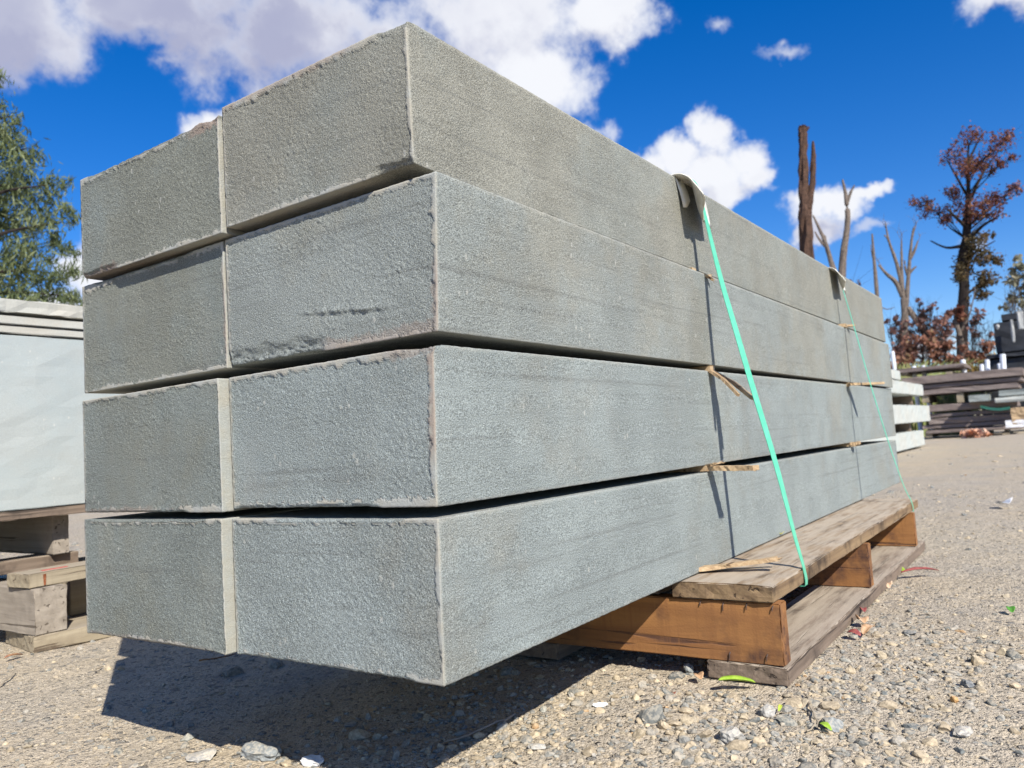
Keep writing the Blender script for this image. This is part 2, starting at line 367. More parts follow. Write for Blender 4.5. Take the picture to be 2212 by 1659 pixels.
    c3, sn3 = np.cos(a3)[:, None], np.sin(a3)[:, None]
    W = np.stack([W[:, :, 0]*c3-W[:, :, 1]*sn3+X3[:, None], W[:, :, 0]*sn3+W[:, :, 1]*c3+Y3[:, None], W[:, :, 2]+(Z3+s3*rs.uniform(-.2, .5, n3))[:, None]], -1)
    Vs.append(W.reshape(-1, 3)); Fs.append((PF[None]+(off+np.arange(n3)*nv)[:, None, None]).reshape(-1, 3)); off += n3*nv
    c4 = (pal[rs.choice(len(pal), n3, p=pw)]*.45+np.array([.52, .45, .35])*.55)*rs.uniform(.7, 1.12, (n3, 1)); Cs.append(np.repeat(np.concatenate([c4, np.ones((n3, 1))], 1), nv, axis=0))
    me = mesh("gravel", np.concatenate(Vs), np.concatenate(Fs), False); cattr(me, "tint", np.concatenate(Cs)); return me
def rock_material(name, base=None):
    m, t, b = material(name, 0.9, 0.2); v = objvec(t, False)
    c = t.mix(1.0, aout(t, 'tint', 'Color') if base is None else base, (.90, .885, .85), 'MULTIPLY')
    n = t.noise(v, 150, 4, 0.65); c = t.mix(1.0, c, t.mix(t.ramp(n, 0.3, 0.7), (0.72, 0.72, 0.72), (1.22, 1.22, 1.2)), 'MULTIPLY')
    nn = t.new('ShaderNodeNewGeometry'); sp = t.new('ShaderNodeSeparateXYZ'); t.l.new(nn.outputs['Normal'], sp.inputs[0])
    c = t.mix(t.math('MULTIPLY', t.ramp(sp.outputs[2], 0.2, 0.95), t.ramp(n, 0.4, 0.6, 0, 0.45)), c, (0.48, 0.395, 0.275))
    t.l.new(c, b.inputs['Base Color']); t.l.new(t.bump(n, 0.8, 0.0016), b.inputs['Normal']); return m
M_ROCK = rock_material("crushed_rock")
tag(link("gravel", build_gravel(), M_ROCK), 'mixed grey and tan crushed gravel strewn over the yard', 'gravel', kind='stuff')

# ---------------------------------------------------------------- sawn stone blocks
def stone_block(name, label, group, x0, xe, yr, yl, zb, zt, seed, mat, fineS=True, marg=(6, 6, 5, 4), chips=(), ridge=None, stain=(), relief=1.0, dnear=(0, 0, 0, 0)):
    """x0/xe front and far end; yr/yl right and left side; marg = sawn border right/top/bottom/left in mm"""
    step = 0.0021
    Tn = int((yl-yr)/step); Rn = int((zt-zb)/step)
    tl = np.linspace(0, 1, Tn+1); rl = np.linspace(0, 1, Rn+1)
    L = xe-x0
    if fineS:
        s = [0.0]; st = 0.0022
        while s[-1] < L:
            if s[-1] > 0.36: st = min(st*1.02, 0.013)
            s.append(s[-1]+st)
        s = np.array(s[:-1]+[L])/L
    else:
        s = np.array([0, .0015, .003, .005, .008, .012, .018, .03, .06, .15, .5, 1.0, L])/L
    nT, nR, nS = len(tl), len(rl), len(s)
    Tg, Rg = np.meshgrid(tl, rl, indexing='ij'); Sg, Rg2 = np.meshgrid(s[1:], rl, indexing='ij')
    f = np.stack([np.full(Tg.size, x0), yr+(yl-yr)*Tg.ravel(), zb+(zt-zb)*Rg.ravel()], 1)
    g = np.stack([x0+L*Sg.ravel(), np.full(Sg.size, yr), zb+(zt-zb)*Rg2.ravel()], 1)
    ex = np.array([[xe, yl, zb], [xe, yl, zt]])
    nf, ng = len(f), len(g)
    sd = seed*13.7
    # front relief
    dR = (f[:, 1]-yr)*1e3; dL = (yl-f[:, 1])*1e3; dB = (f[:, 2]-zb)*1e3; dT = (zt-f[:, 2])*1e3
    wob = lambda P, k: 0.75*fbm(np.stack([P[:, 1]*70+k, P[:, 2]*70+sd, P[:, 1]*0+k], 1), 4, 0.65)+0.6*perlin(np.stack([P[:, 1]*12+k, P[:, 2]*12+sd, P[:, 1]*0+k], 1))
    mr, mt, mb, ml = marg
    dd = np.minimum.reduce([dR-mr*(1+0.9*wob(f, 1)), dT-mt*(1+1.1*wob(f, 2)), dB-mb*(1+1.2*wob(f, 3)), dL-ml*(1+0.9*wob(f, 4))])
    m = sstep(dd, -0.6, 0.9)
    Y, Z = f[:, 1], f[:, 2]; ca, sa = math.cos(0.6), math.sin(0.6)
    A = (Y*ca+Z*sa); B = (-Y*sa+Z*ca)
    w1 = perlin(np.stack([A*85+sd, B*150, Y*0+1], 1)); w2 = perlin(np.stack([A*190+sd, B*300, Y*0+4], 1)); w3 = perlin(np.stack([Y*22+sd, Z*26, Y*0+8], 1))
    ridg = 1-2*np.abs(perlin(np.stack([A*62+sd, B*105, Y*0+6], 1)))
    ridg2 = 1-2*np.abs(perlin(np.stack([A*105+sd, B*230, Y*0+16], 1)))
    rel = 0.20*w1+0.55*w2+0.35*w3+0.10*ridg+0.42*ridg2
    zone = 0.75+0.75*np.clip(perlin(np.stack([Y*7+sd, Z*9, Y*0+12], 1))+.15, -.5, 1)
    mm = m*(1.3+relief*1.55*rel*zone)
    mm = mm + 0.18*w2*(1-m)
    if ridge is not None:
        y0, y1, za, zc = ridge
        zl = za+(zc-za)*(Y-y0)/(y1-y0) + 0.003*perlin(np.stack([Y*60+sd, Y*0, Y*0], 1))
        env = sstep(Y, y0-.01, y0+.05)*sstep(-Y, -y1-.01, -y1+.05)
        cut = np.clip(0.55+1.6*fbm(np.stack([Y*45+sd, Z*30, Y*0+3], 1), 3), 0, 1.6)
        mm = mm - env*cut*2.6*np.exp(-np.abs(Z-zl)/0.0028) - env*1.2*np.exp(-np.clip(Z-zl, 0, 1)/0.012)*sstep(Z-zl, -0.001, 0.001) + env*0.9*np.exp(-((Z-zl+.004)/0.005)**2)
    f[:, 0] += mm*1e-3
    margin_f = (1-m)*0.9
    stain_f = np.zeros(nf)
    for (edge, a0, a1, wd, amt) in stain:
        q = {'b': dB, 't': dT, 'r': dR, 'l': dL}[edge]; al = Y if edge in 'bt' else Z
        stain_f = np.maximum(stain_f, amt*sstep(al, a0-.02, a0+.02)*sstep(-al, -a1-.02, -a1+.02)*sstep(-(q-wd*(1+wob(f, 9))), -5, 3))
    # right-hand face relief
    gx_, gz_ = g[:, 0], g[:, 2]
    rr = perlin(np.stack([gx_*190+sd, gx_*0+2, gz_*260], 1))*0.24+perlin(np.stack([gx_*330+sd, gx_*0+5, gz_*420], 1))*0.26+perlin(np.stack([gx_*6+sd, gx_*0, gz_*95], 1))*0.30+perlin(np.stack([gx_*12+sd, gx_*0, gz_*14], 1))*0.5
    de = np.minimum.reduce([gx_-x0, gz_-zb, zt-gz_])*1e3
    wg = sstep(de, 0.0, 3.0); fade = 1/(1+np.clip(gx_-x0, 0, 9)*0.6)
    g[:, 1] += -1e-3*rr*wg*fade*1.1*relief
    margin_g = np.full(ng, .72) if not fineS else (1-sstep(de-3.0*(1+perlin(np.stack([gx_*60+sd, gz_*60, gz_*0+3], 1))), -1, 2.5))*0.28
    V = np.concatenate([f, g, ex])
    # edge wear and chips: pull towards the inside near each long edge
    def wear(P, da, db, na, nb, along, r, amt, sdd):
        w = np.clip(1-np.hypot(da, db)/r, 0, 1)**1.1
        return -(w*amt)[:, None]*(np.array(na)+np.array(nb))
    D = np.zeros_like(V); X, Y, Z = V.T
    nzf = lambda q, k, sc: np.clip(0.35+1.3*fbm(np.stack([q*sc+sd, q*0+k, q*0], 1), 4, 0.6), 0, 3)
    X0 = X-x0; Yr = Y-yr; Yl = yl-Y; Zb = Z-zb; Zt = zt-Z
    D += wear(V, X0, Zt, (-1, 0, 0), (0, 0, 1), Y, .0030, 0.00040*nzf(Y, 1, 95), 1)
    D += wear(V, X0, Zb, (-1, 0, 0), (0, 0, -1), Y, .0030, 0.00040*nzf(Y, 2, 95), 1)
    D += wear(V, X0, Yr, (-1, 0, 0), (0, -1, 0), Z, .0028, 0.00030*nzf(Z, 3, 90), 1)
    D += wear(V, X0, Yl, (-1, 0, 0), (0, 1, 0), Z, .0028, 0.00030*nzf(Z, 4, 90), 1)
    D += wear(V, Yr, Zt, (0, -1, 0), (0, 0, 1), X, .0028, 0.00035*nzf(X, 5, 70), 1)
    D += wear(V, Yr, Zb, (0, -1, 0), (0, 0, -1), X, .0028, 0.00035*nzf(X, 6, 70), 1)
    chipm = np.zeros(len(V))
    for (edge, a0, a1, r, amt) in chips:
        if edge in 'bt':
            q = Zb if edge == 'b' else Zt; nn = (0, 0, -1) if edge == 'b' else (0, 0, 1); al = Y; oth = X0; no = (-1, 0, 0)
        else:
            q = Yr; nn = (0, -1, 0); al = Z; oth = X0; no = (-1, 0, 0)
        env = sstep(al, a0-.012, a0+.02)*sstep(-al, -a1-.012, -a1+.02)
        rough = 1+0.30*fbm(np.stack([X*90+sd, Y*60, Z*150], 1), 3, 0.6)+0.25*np.abs(perlin(np.stack([X*40+sd, Y*30, Z*60], 1)))
        w = env*np.clip(1-np.hypot(oth*0.7, q)/(r*(1+0.35*perlin(np.stack([al*28+sd, al*0, al*0+3], 1)))), 0, 1)**0.8
        D += -(w*amt*rough)[:, None]*(np.array(no)*1.0+np.array(nn)*0.55); chipm = np.maximum(chipm, sstep(w, 0.0, 0.25))
    V = V+D
    # settle: small per-corner shifts (right near top, right near bottom) so blocks are not perfect boxes
    a, c_, e_, h_ = dnear
    rr_ = (V[:, 2]-zb)/(zt-zb); tt = (V[:, 1]-yr)/(yl-yr); ss = (V[:, 0]-x0)/L
    V[:, 1] += (1-tt)*(1-ss)*(a*(1-rr_)+c_*rr_); V[:, 2] += (1-ss)*tt*0+ss*(e_*(1-rr_)+h_*rr_)
    Fi = np.arange(nf).reshape(nT, nR); Gi = np.concatenate([Fi[0:1, :], nf+np.arange(ng).reshape(nS-1, nR)], 0)
    q1 = np.stack([Fi[:-1, :-1], Fi[:-1, 1:], Fi[1:, 1:], Fi[1:, :-1]], -1).reshape(-1, 4)
    q2 = np.stack([Gi[:-1, :-1], Gi[1:, :-1], Gi[1:, 1:], Gi[:-1, 1:]], -1).reshape(-1, 4)
    eb, et = nf+ng, nf+ng+1
    top = list(Gi[:, -1])+[et]+list(Fi[::-1, -1])[:-1]
    bot = list(Fi[:, 0])+[eb]+list(Gi[::-1, 0])[:-1]
    left = list(Fi[-1, ::-1])+[eb, et]; left = left[::-1]; back = list(Gi[-1, :])+[et, eb]
    faces = q1.tolist()+q2.tolist()+[[int(i) for i in top], [int(i) for i in bot], [int(i) for i in left], [int(i) for i in back[::-1]]]
    me = bpy.data.meshes.new(name); me.from_pydata(V.tolist(), [], faces)
    sm = [True]*(len(faces)-4)+[False]*4; me.polygons.foreach_set('use_smooth', sm)
    attr(me, 'margin', np.concatenate([margin_f, margin_g, [0, 0]])*(1-chipm)); attr(me, 'stain', np.concatenate([stain_f, np.zeros(ng+2)]))
    me.update(); bm = bmesh.new(); bm.from_mesh(me); bmesh.ops.recalc_face_normals(bm, faces=bm.faces); bm.to_mesh(me); bm.free()
    return tag(link(name, me, mat), label, 'stone block', group)
GB = 'long sawn stone blocks stacked on the pallet'
ROWS = {1: (0.6455, 0.8360, -0.004, -0.0005), 2: (0.4310, 0.6305, 0.0137, -0.0150), 3: (0.2140, 0.4148, 0.0045, -0.0018), 4: (0.0, 0.2005, 0.0, 0.0)}
XE = 3.185
stone_block("stone_block", "topmost right-hand stone block, peak of the stack against the clouds", GB, -0.001, XE+.02, 0.0020, 0.388, .6450, .8360, 1, M_ST_UP, True,
            (5, 7, 6, 3), [('b', 0.005, 0.075, .013, .0065), ('t', -.01, .05, .010, .004)], None, [('t', .1, .4, 6, .5)], 1.0, (0.0, 0.0, -.003, .008))
stone_block("stone_block", "second stone block from the top, right column, cracked, with broken lower edge", GB, .0115, XE, -.0110, .4105, .4310, .6325, 2, M_ST_R, True,
            (7, 5, 6, 4), [('b', .20, .42, .026, .0065)], (.06, .26, .472, .492), [('b', -.02, .20, 12, .5), ('r', .43, .52, 8, .6)], 1.0, (.001, -.0115, 0, -.004))
stone_block("stone_block", "third stone block from the top, right column, pinkish chipped upper corner", GB, .0045, XE+.01, -.0018, .4045, .2140, .4148, 3, M_ST_LOW, True,
            (8, 7, 9, 3), [('t', -.01, .045, .012, .006), ('b', .1, .4, .007, .003)], None, [('r', .28, .42, 8, .7), ('t', 0, .08, 10, .5)], 1.0, (.003, -.005, 0, .012))
stone_block("stone_block", "bottom right stone block, its lowest corner overhanging the shaded gravel", GB, 0.0, XE, 0.0, .4035, 0.0, .2005, 4, M_ST_LOW, True,
            (7, 6, 6, 3), [('b', .05, .40, .006, .0025), ('t', .06, .3, .006, .002)], None, [], 1.0, (.002, -.003, .004, -.006))
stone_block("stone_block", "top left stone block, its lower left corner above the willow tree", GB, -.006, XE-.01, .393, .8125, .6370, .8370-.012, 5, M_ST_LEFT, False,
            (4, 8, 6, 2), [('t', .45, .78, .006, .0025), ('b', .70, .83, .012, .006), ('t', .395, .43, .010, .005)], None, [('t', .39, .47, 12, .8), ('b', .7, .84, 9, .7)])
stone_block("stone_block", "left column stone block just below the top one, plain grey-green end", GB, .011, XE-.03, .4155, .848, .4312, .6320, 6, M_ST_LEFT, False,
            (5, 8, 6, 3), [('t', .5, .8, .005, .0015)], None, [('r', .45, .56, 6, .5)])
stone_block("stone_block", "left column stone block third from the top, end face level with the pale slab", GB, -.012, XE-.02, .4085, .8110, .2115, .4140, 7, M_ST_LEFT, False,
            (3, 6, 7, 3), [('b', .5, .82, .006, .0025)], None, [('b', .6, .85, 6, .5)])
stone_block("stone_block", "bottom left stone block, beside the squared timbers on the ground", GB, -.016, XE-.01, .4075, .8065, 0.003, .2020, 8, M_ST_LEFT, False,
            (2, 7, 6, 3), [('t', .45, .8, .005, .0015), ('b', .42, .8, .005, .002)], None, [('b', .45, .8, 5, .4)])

# ---------------------------------------------------------------- boards and timbers
def board_mesh(name, L, W, H, seed=0, step=0.02, rag=0.0025, wane=0.0, round_=0.002, fine=1.0):
    """a sawn board along local X, from 0..L, 0..W, 0..H, with worn uneven edges"""
    nl = max(2, int(L/step)); nw = max(2, int(W/(step*.7))); nh = max(2, int(H/(step*.5)))
    def ln(n, D): a = np.linspace(0, D, n+1); return np.unique(np.concatenate([[0, round_, D-round_, D], a[1:-1]]))
    xs, ys, zs = ln(nl, L), ln(nw, W), ln(nh, H)
    bm = bmesh.new(); vid = {}
    def vv(i, j, k):
        key = (i, j, k)
        if key not in vid: vid[key] = bm.verts.new((xs[i], ys[j], zs[k]))
        return vid[key]
    I, J, K = len(xs)-1, len(ys)-1, len(zs)-1
    for i in range(I):
        for j in range(J):
            bm.faces.new([vv(i, j, 0), vv(i, j+1, 0), vv(i+1, j+1, 0), vv(i+1, j, 0)]); bm.faces.new([vv(i, j, K), vv(i+1, j, K), vv(i+1, j+1, K), vv(i, j+1, K)])
        for k in range(K):
            bm.faces.new([vv(i, 0, k), vv(i+1, 0, k), vv(i+1, 0, k+1), vv(i, 0, k+1)]); bm.faces.new([vv(i, J, k), vv(i, J, k+1), vv(i+1, J, k+1), vv(i+1, J, k)])
    for j in range(J):
        for k in range(K):
            bm.faces.new([vv(0, j, k), vv(0, j, k+1), vv(0, j+1, k+1), vv(0, j+1, k)]); bm.faces.new([vv(I, j, k), vv(I, j+1, k), vv(I, j+1, k+1), vv(I, j, k+1)])
    me = bpy.data.meshes.new(name); bm.to_mesh(me); bm.free()
    n = len(me.vertices); V = np.zeros(n*3, np.float32); me.vertices.foreach_get('co', V); V = V.reshape(-1, 3).astype(float)
    X, Y, Z = V.T; sd = seed*9.1+.5
    ey = np.where(Y < W/2, -1, 1)*(np.minimum(Y, W-Y) < 1e-5); ez = np.where(Z < H/2, -1, 1)*(np.minimum(Z, H-Z) < 1e-5); exx = np.where(X < L/2, -1, 1)*(np.minimum(X, L-X) < 1e-5)
    P = np.stack([X*9+sd, Y*30, Z*40], 1); q = fbm(P, 3)
    cnt = (ey != 0).astype(int)+(ez != 0)+(exx != 0)
    inw = np.where(cnt >= 2, round_*(0.6+np.abs(fbm(np.stack([X*25+sd, Y*25, Z*25], 1), 3))*2.2), 0)
    V[:, 1] += -ey*inw+ey*rag*fbm(np.stack([X*7+sd, Z*12, Y*0], 1), 3); V[:, 2] += -ez*inw+ez*rag*.35*q; V[:, 0] += -exx*inw+exx*rag*.8*fbm(np.stack([Y*40+sd, Z*40, X*0], 1), 3)
    if wane: # bark edge missing along the outer top edge
        w = sstep(-Y, -.03, 0.0)*sstep(Z, H*.45, H); V[:, 2] -= w*wane*(0.5+0.9*np.abs(perlin(np.stack([X*4+sd, X*0, X*0], 1))))
    me.vertices.foreach_set('co', V.astype(np.float32).ravel()); me.polygons.foreach_set('use_smooth', [False]*len(me.polygons)); me.update()
    return me
def tube_mesh(name, pts, rad, sides=7, seed=0, rough=0.12, flat=1.0):
    pts = [Vector(p) for p in pts]; bm = bmesh.new(); rings = []; rs = random.Random(seed)
    for i, p in enumerate(pts):
        d = (pts[min(i+1, len(pts)-1)]-pts[max(i-1, 0)]).normalized()
        a = d.cross(Vector((0, 0, 1)));
        if a.length < 1e-3: a = d.cross(Vector((1, 0, 0)))
        a.normalize(); b_ = d.cross(a).normalized(); r = rad[i] if isinstance(rad, (list, tuple)) else rad
        rings.append([bm.verts.new(p+(a*math.cos(6.2832*k/sides)+b_*math.sin(6.2832*k/sides)*flat)*r*(1+rs.uniform(-rough, rough))) for k in range(sides)])
    for i in range(len(rings)-1):
        for k in range(sides): bm.faces.new([rings[i][k], rings[i][(k+1) % sides], rings[i+1][(k+1) % sides], rings[i+1][k]])
    bm.faces.new(rings[0][::-1]); bm.faces.new(rings[-1]); bmesh.ops.recalc_face_normals(bm, faces=bm.faces)
    me = bpy.data.meshes.new(name); bm.to_mesh(me); bm.free(); return me
RY = (0, 0, math.pi/2)
pal = empty("pallet", (1.55, 0.33, -0.185), "heavy timber pallet with orange-brown runners under the stack of stone blocks", "pallet")
def pchild(name, me, mat, loc, rot=(0, 0, 0), label=None, parent=None):
    parent = parent or pal
    o = link(name, me, mat, parent, Vector(loc)-parent.location, rot)
    if label: o['label'] = label
    return o
# runners across (along y), deck boards along x
for i, (x, m) in enumerate(((0.725, M_ORANGE), (1.50, M_ORANGE), (2.26, M_ORANGE))):
    pchild("runner", board_mesh("runner", 1.04, 0.040, 0.112, 20+i, .018, .0012), m, (x+.040, -0.181, -0.1475), RY)
run0 = [c for c in col.objects if c.name.startswith('runner')][0]
M_NAIL = plain_material("rusty_nail", (.05, .035, .03), (.10, .06, .045), 80, .6)
for k, (lx, lz) in enumerate(((.012, .108), (.060, .110), (.105, .109), (.150, .110), (.03, .020), (.10, .018))):
    link("nail", tube_mesh("nail", [(lx, .0395, lz), (lx+.001, .0425, lz-.004), (lx+.0015, .0435, lz-.009-.003*(k % 3))], [.0012, .0012, .0008], 6, k, .05), M_NAIL, run0)
for i, (y, w) in enumerate(((-0.1735, 0.198), (0.06, .12), (0.22, .13), (0.42, .13), (0.60, .12), (0.745, .11))):
    pchild("deck_board", board_mesh("deck_board", 1.72, w, 0.0315, 30+i, .02, .003 if i == 0 else .001, .004 if i == 0 else 0), M_DECK if i == 0 else M_GREYW, (0.718 if i == 0 else 0.735, y, -0.0330), (0, 0, 0))
for i, (y, w, mm_) in enumerate(((-0.186, 0.152, M_GREYW), (0.30, .13, M_GREYW), (0.73, .12, M_GREYW))):
    pchild("bottom_board", board_mesh("bottom_board", 1.70, w, 0.033, 40+i, .02, .003, .003 if i == 0 else 0), mm_, (0.722, y, -0.181), (0, 0, 0))

# ---------------------------------------------------------------- wooden spacers between the courses
def join_meshes(name, mes):
    bm = bmesh.new()
    for m in mes: bm.from_mesh(m); bpy.data.meshes.remove(m)
    me = bpy.data.meshes.new(name); bm.to_mesh(me); bm.free(); return me
def splinter(name, path, w0, w1, th, seed, frays=0):
    """flat split stick along a path; w0,w1 widths in x at the ends"""
    pts = [Vector(p) for p in path]; rs = random.Random(seed); n = 14; bm = bmesh.new(); rings = []
    for i in range(n+1):
        f = i/n*(len(pts)-1); k = min(int(f), len(pts)-2); p = pts[k].lerp(pts[k+1], f-k); w = w0+(w1-w0)*i/n
        d = (pts[k+1]-pts[k]).normalized(); a = Vector((1, 0, 0))-d*d.x; a.normalize(); b_ = d.cross(a)
        j = lambda: 1+rs.uniform(-.12, .12)
        rings.append([bm.verts.new(p+a*sx*w/2*j()+b_*sz*th/2*j()) for sx, sz in ((-1, -1), (1, -1), (1, 1), (-1, 1))])
    for i in range(n):
        for k in range(4): bm.faces.new([rings[i][k], rings[i][(k+1) % 4], rings[i+1][(k+1) % 4], rings[i+1][k]])
    bm.faces.new(rings[0][::-1]); bm.faces.new(rings[-1]); bmesh.ops.recalc_face_normals(bm, faces=bm.faces)
    me = bpy.data.meshes.new(name); bm.to_mesh(me); bm.free()
    parts = [me]; base = pts[-1]; d = (pts[-1]-pts[-2]).normalized()
    for q in range(frays):
        s = base+Vector((rs.uniform(-w1/2, w1/2), 0, rs.uniform(-th/2, th/2)))-d*.004; e = s+d*rs.uniform(.006, .014)+Vector((rs.uniform(-.004, .004), 0, rs.uniform(-.003, .003)))
        parts.append(tube_mesh("f", [s, (s+e)/2, e], [.0008, .0007, .0003], 4, q))
    return join_meshes(name, parts)
GS = 'wooden spacers between the courses of stone'
def spacer(label, mes, mat=M_SPLINT):
    o = tag(link("wooden_spacer", mes, mat), label, "wooden spacer", GS); return o
# first strap position (x about 0.92)
spacer("frayed tan spacer end poking out under the top block, by the nearer strap",
       join_meshes("s", [splinter("a", [(.905, .80, .638), (.905, -.004, .638)], .022, .022, .012, 1), splinter("b", [(.925, .0, .637), (.93, -.02, .629), (.945, -.030, .619)], .016, .006, .005, 2, 5), splinter("c", [(.93, .0, .637), (.965, -.018, .633)], .010, .004, .003, 12, 3)]))
spacer("split V-shaped spacer sticking out above the third course, by the nearer strap",
       join_meshes("s", [splinter("a", [(.945, .80, .4228), (.945, -.012, .4228)], .030, .028, .014, 3),
                         splinter("b", [(.948, -.002, .4225), (.932, -.04, .395), (.913, -.075, .358)], .026, .008, .006, 4, 2), splinter("c", [(.955, -.002, .4225), (.946, -.055, .388), (.928, -.103, .347)], .014, .022, .006, 5, 3)]))
spacer("straight broken spacer with square tip above the bottom block, by the nearer strap",
       join_meshes("s", [splinter("a", [(.90, .80, .2072), (.90, -.004, .2072)], .030, .030, .012, 6), splinter("b", [(.902, .01, .2070), (.894, -.05, .2055), (.885, -.108, .2045)], .028, .026, .010, 7, 7),
                         splinter("c", [(.892, .0, .213), (.880, -.022, .217)], .012, .006, .004, 9, 6), splinter("d", [(.915, .0, .213), (.925, -.018, .216)], .010, .005, .003, 10, 5)]))
spacer("long flat splintered strip lying on the pallet deck under the bottom block",
       join_meshes("s", [splinter("a", [(.800, .05, .0030), (.835, -.03, .009), (.865, -.142, .024)], .030, .020, .008, 8, 5), splinter("b", [(.815, .03, .002), (.872, -.05, .006), (.905, -.13, .018)], .020, .010, .005, 18, 4)]))
# second strap position (x about 2.28)
spacer("small tan spacer tip under the top block, by the farther strap", join_meshes("s", [splinter("a", [(2.30, .80, .638), (2.30, -.02, .637)], .03, .026, .013, 21), splinter("b", [(2.32, .0, .637), (2.36, -.035, .640)], .03, .012, .006, 22, 5)]))
spacer("pale spacer strip reaching out above the third course, by the farther strap", join_meshes("s", [splinter("a", [(2.30, .80, .4228), (2.30, -.01, .4228)], .03, .03, .014, 23), splinter("b", [(2.29, -.005, .4225), (2.33, -.05, .4215), (2.36, -.115, .4190)], .05, .018, .008, 24, 3)]))
spacer("rounded pale spacer end above the bottom block, by the farther strap", join_meshes("s", [splinter("a", [(2.29, .80, .2072), (2.29, -.018, .2072)], .05, .045, .013, 25, 3), splinter("b", [(2.285, .0, .209), (2.285, -.03, .212)], .04, .03, .010, 26)]))

# ---------------------------------------------------------------- straps and card corners
def ribbon(name, pts, width, axis=(1, 0, 0), th=0.0012, twist=0.0):
    ps = [Vector(p) for p in pts]; out = []
    for i in range(len(ps)-1):                                        # Catmull-Rom
        p0 = ps[max(i-1, 0)]; p1 = ps[i]; p2 = ps[i+1]; p3 = ps[min(i+2, len(ps)-1)]
        for k in range(6):
            u = k/6; out.append(0.5*((2*p1)+(p2-p0)*u+(2*p0-5*p1+4*p2-p3)*u*u+(3*p1-p0-3*p2+p3)*u**3))
    out.append(ps[-1]); bm = bmesh.new(); prev = None; n = len(out)
    for i, p in enumerate(out):
        d = (out[min(i+1, n-1)]-out[max(i-1, 0)]).normalized(); a = Vector(axis)
        a = (a-d*a.dot(d)).normalized(); nrm = d.cross(a)
        q = Matrix.Rotation(twist*math.sin(3.14159*min(1, max(0, (.80-p.z)/.80))) if p.y < 0 else 0, 3, d); a = q@a; nrm = q@nrm
        r = [bm.verts.new(p+a*sx*width/2+nrm*sz*th/2) for sx, sz in ((-1, -1), (1, -1), (1, 1), (-1, 1))]
        if prev:
            for k in range(4): bm.faces.new([prev[k], prev[(k+1) % 4], r[(k+1) % 4], r[k]])
        else: bm.faces.new(r[::-1])
        prev = r
    bm.faces.new(prev); bmesh.ops.recalc_face_normals(bm, faces=bm.faces)
    me = bpy.data.meshes.new(name); bm.to_mesh(me); bm.free(); return me
def strap(label, x, prof, dx=0.0, w=.0155, tw=.45):
    pts = [(x+dx*.5, .86, -.03), (x+dx*.4, .845, .40), (x, .835, .80), (x, .80, .8415), (x, .45, .8415), (x, .06, .8420)]+[(x+dx*(i/len(prof)), y, z) for i, (y, z) in enumerate(prof)]
    yy, zz = prof[-1]; xb = x+dx
    pts += [(xb, yy+.012, zz-.006), (xb, yy+.06, zz-.006), (xb, .2, zz-.004)]
    return tag(link("strap", ribbon("strap", pts, w, twist=tw), M_STRAP), label, "strap", "green plastic straps round the stack")
strap("nearer pale green strap running from the top edge down to the pallet deck", .903,
      [(.012, .8475), (-.011, .8440), (-.024, .828), (-.033, .785), (-.058, .62), (-.081, .50), (-.105, .377), (-.139, .21), (-.1635, .062), (-.1745, .002), (-.1770, -.033)], .024)
strap("farther pale green strap at the far part of the stack", 2.275,
      [(.012, .8465), (-.008, .835), (-.020, .79), (-.050, .62), (-.083, .42), (-.12, .22), (-.155, .06), (-.1745, .002), (-.1770, -.033)], .03, w=.0085, tw=.10)
def card(label, x0, w, flare, drop, seed, tear=.018):
    nu, nv = 14, 18; V = []; rs = random.Random(seed)
    for i in range(nu+1):
        u = i/nu
        for j in range(nv+1):
            v_ = j/nv
            s = v_*(drop+.06)                                       # arc length: first 6 cm lie on top
            fl = flare*max(0, 1-u*2.3)**1.1
            edge = tear*(0.5+0.5*math.sin(u*9+seed))*(1 if j == nv else 0)*rs.uniform(.3, 1)
            if s < .05: y = .05-s; z = .8385+fl*.10
            else:
                k = s-.05; rad = .011+fl*.75; ang = min(k/rad, 1.50-.45*(1-u)); y = -rad*math.sin(ang)*.95; z = .8385+fl*.10-rad*(1-math.cos(ang)); rest = max(0, k-ang*rad)-edge
                y -= rest*math.cos(ang)*.95; z -= rest*math.sin(ang)
                y += .004*math.sin(u*7+v_*5)
            V.append((x0+w*u+.006*math.sin(v_*4+seed)+.02*v_*(u-.0), y, z))
    idx = lambda i, j: i*(nv+1)+j
    F = [[idx(i, j), idx(i+1, j), idx(i+1, j+1), idx(i, j+1)] for i in range(nu) for j in range(nv)]
    me = mesh("corner_protector", V, F, True); o = link("corner_protector", me, M_PAPER)
    md = o.modifiers.new("thickness", 'SOLIDIFY'); md.thickness = .0022; md.offset = 0
    if seed == 1:                                                     # the torn inner ply that hangs between card and stone
        V2 = [(x0+.010+.03*u+.012*v_, .004-.010*math.sin(v_*1.5)-.004*u, .842-.060*v_-.012*math.sin(u*3+v_)) for u in (0, .5, 1) for v_ in (0, .25, .5, .75, 1)]
        F2 = [[i*5+j, (i+1)*5+j, (i+1)*5+j+1, i*5+j+1] for i in range(2) for j in range(4)]
        pl_ = link("inner_ply", mesh("inner_ply", V2, F2, True), M_PAPER, o); m2 = pl_.modifiers.new("thickness", 'SOLIDIFY'); m2.thickness = .0015
    return tag(o, label, "corner protector", "white card protectors under the straps")
card("curled torn white card under the nearer strap, dark gap behind it", .845, .128, .048, .098, 1, .03)
card("small white card folded over the edge under the farther strap", 2.215, .12, .022, .075, 2, .008)

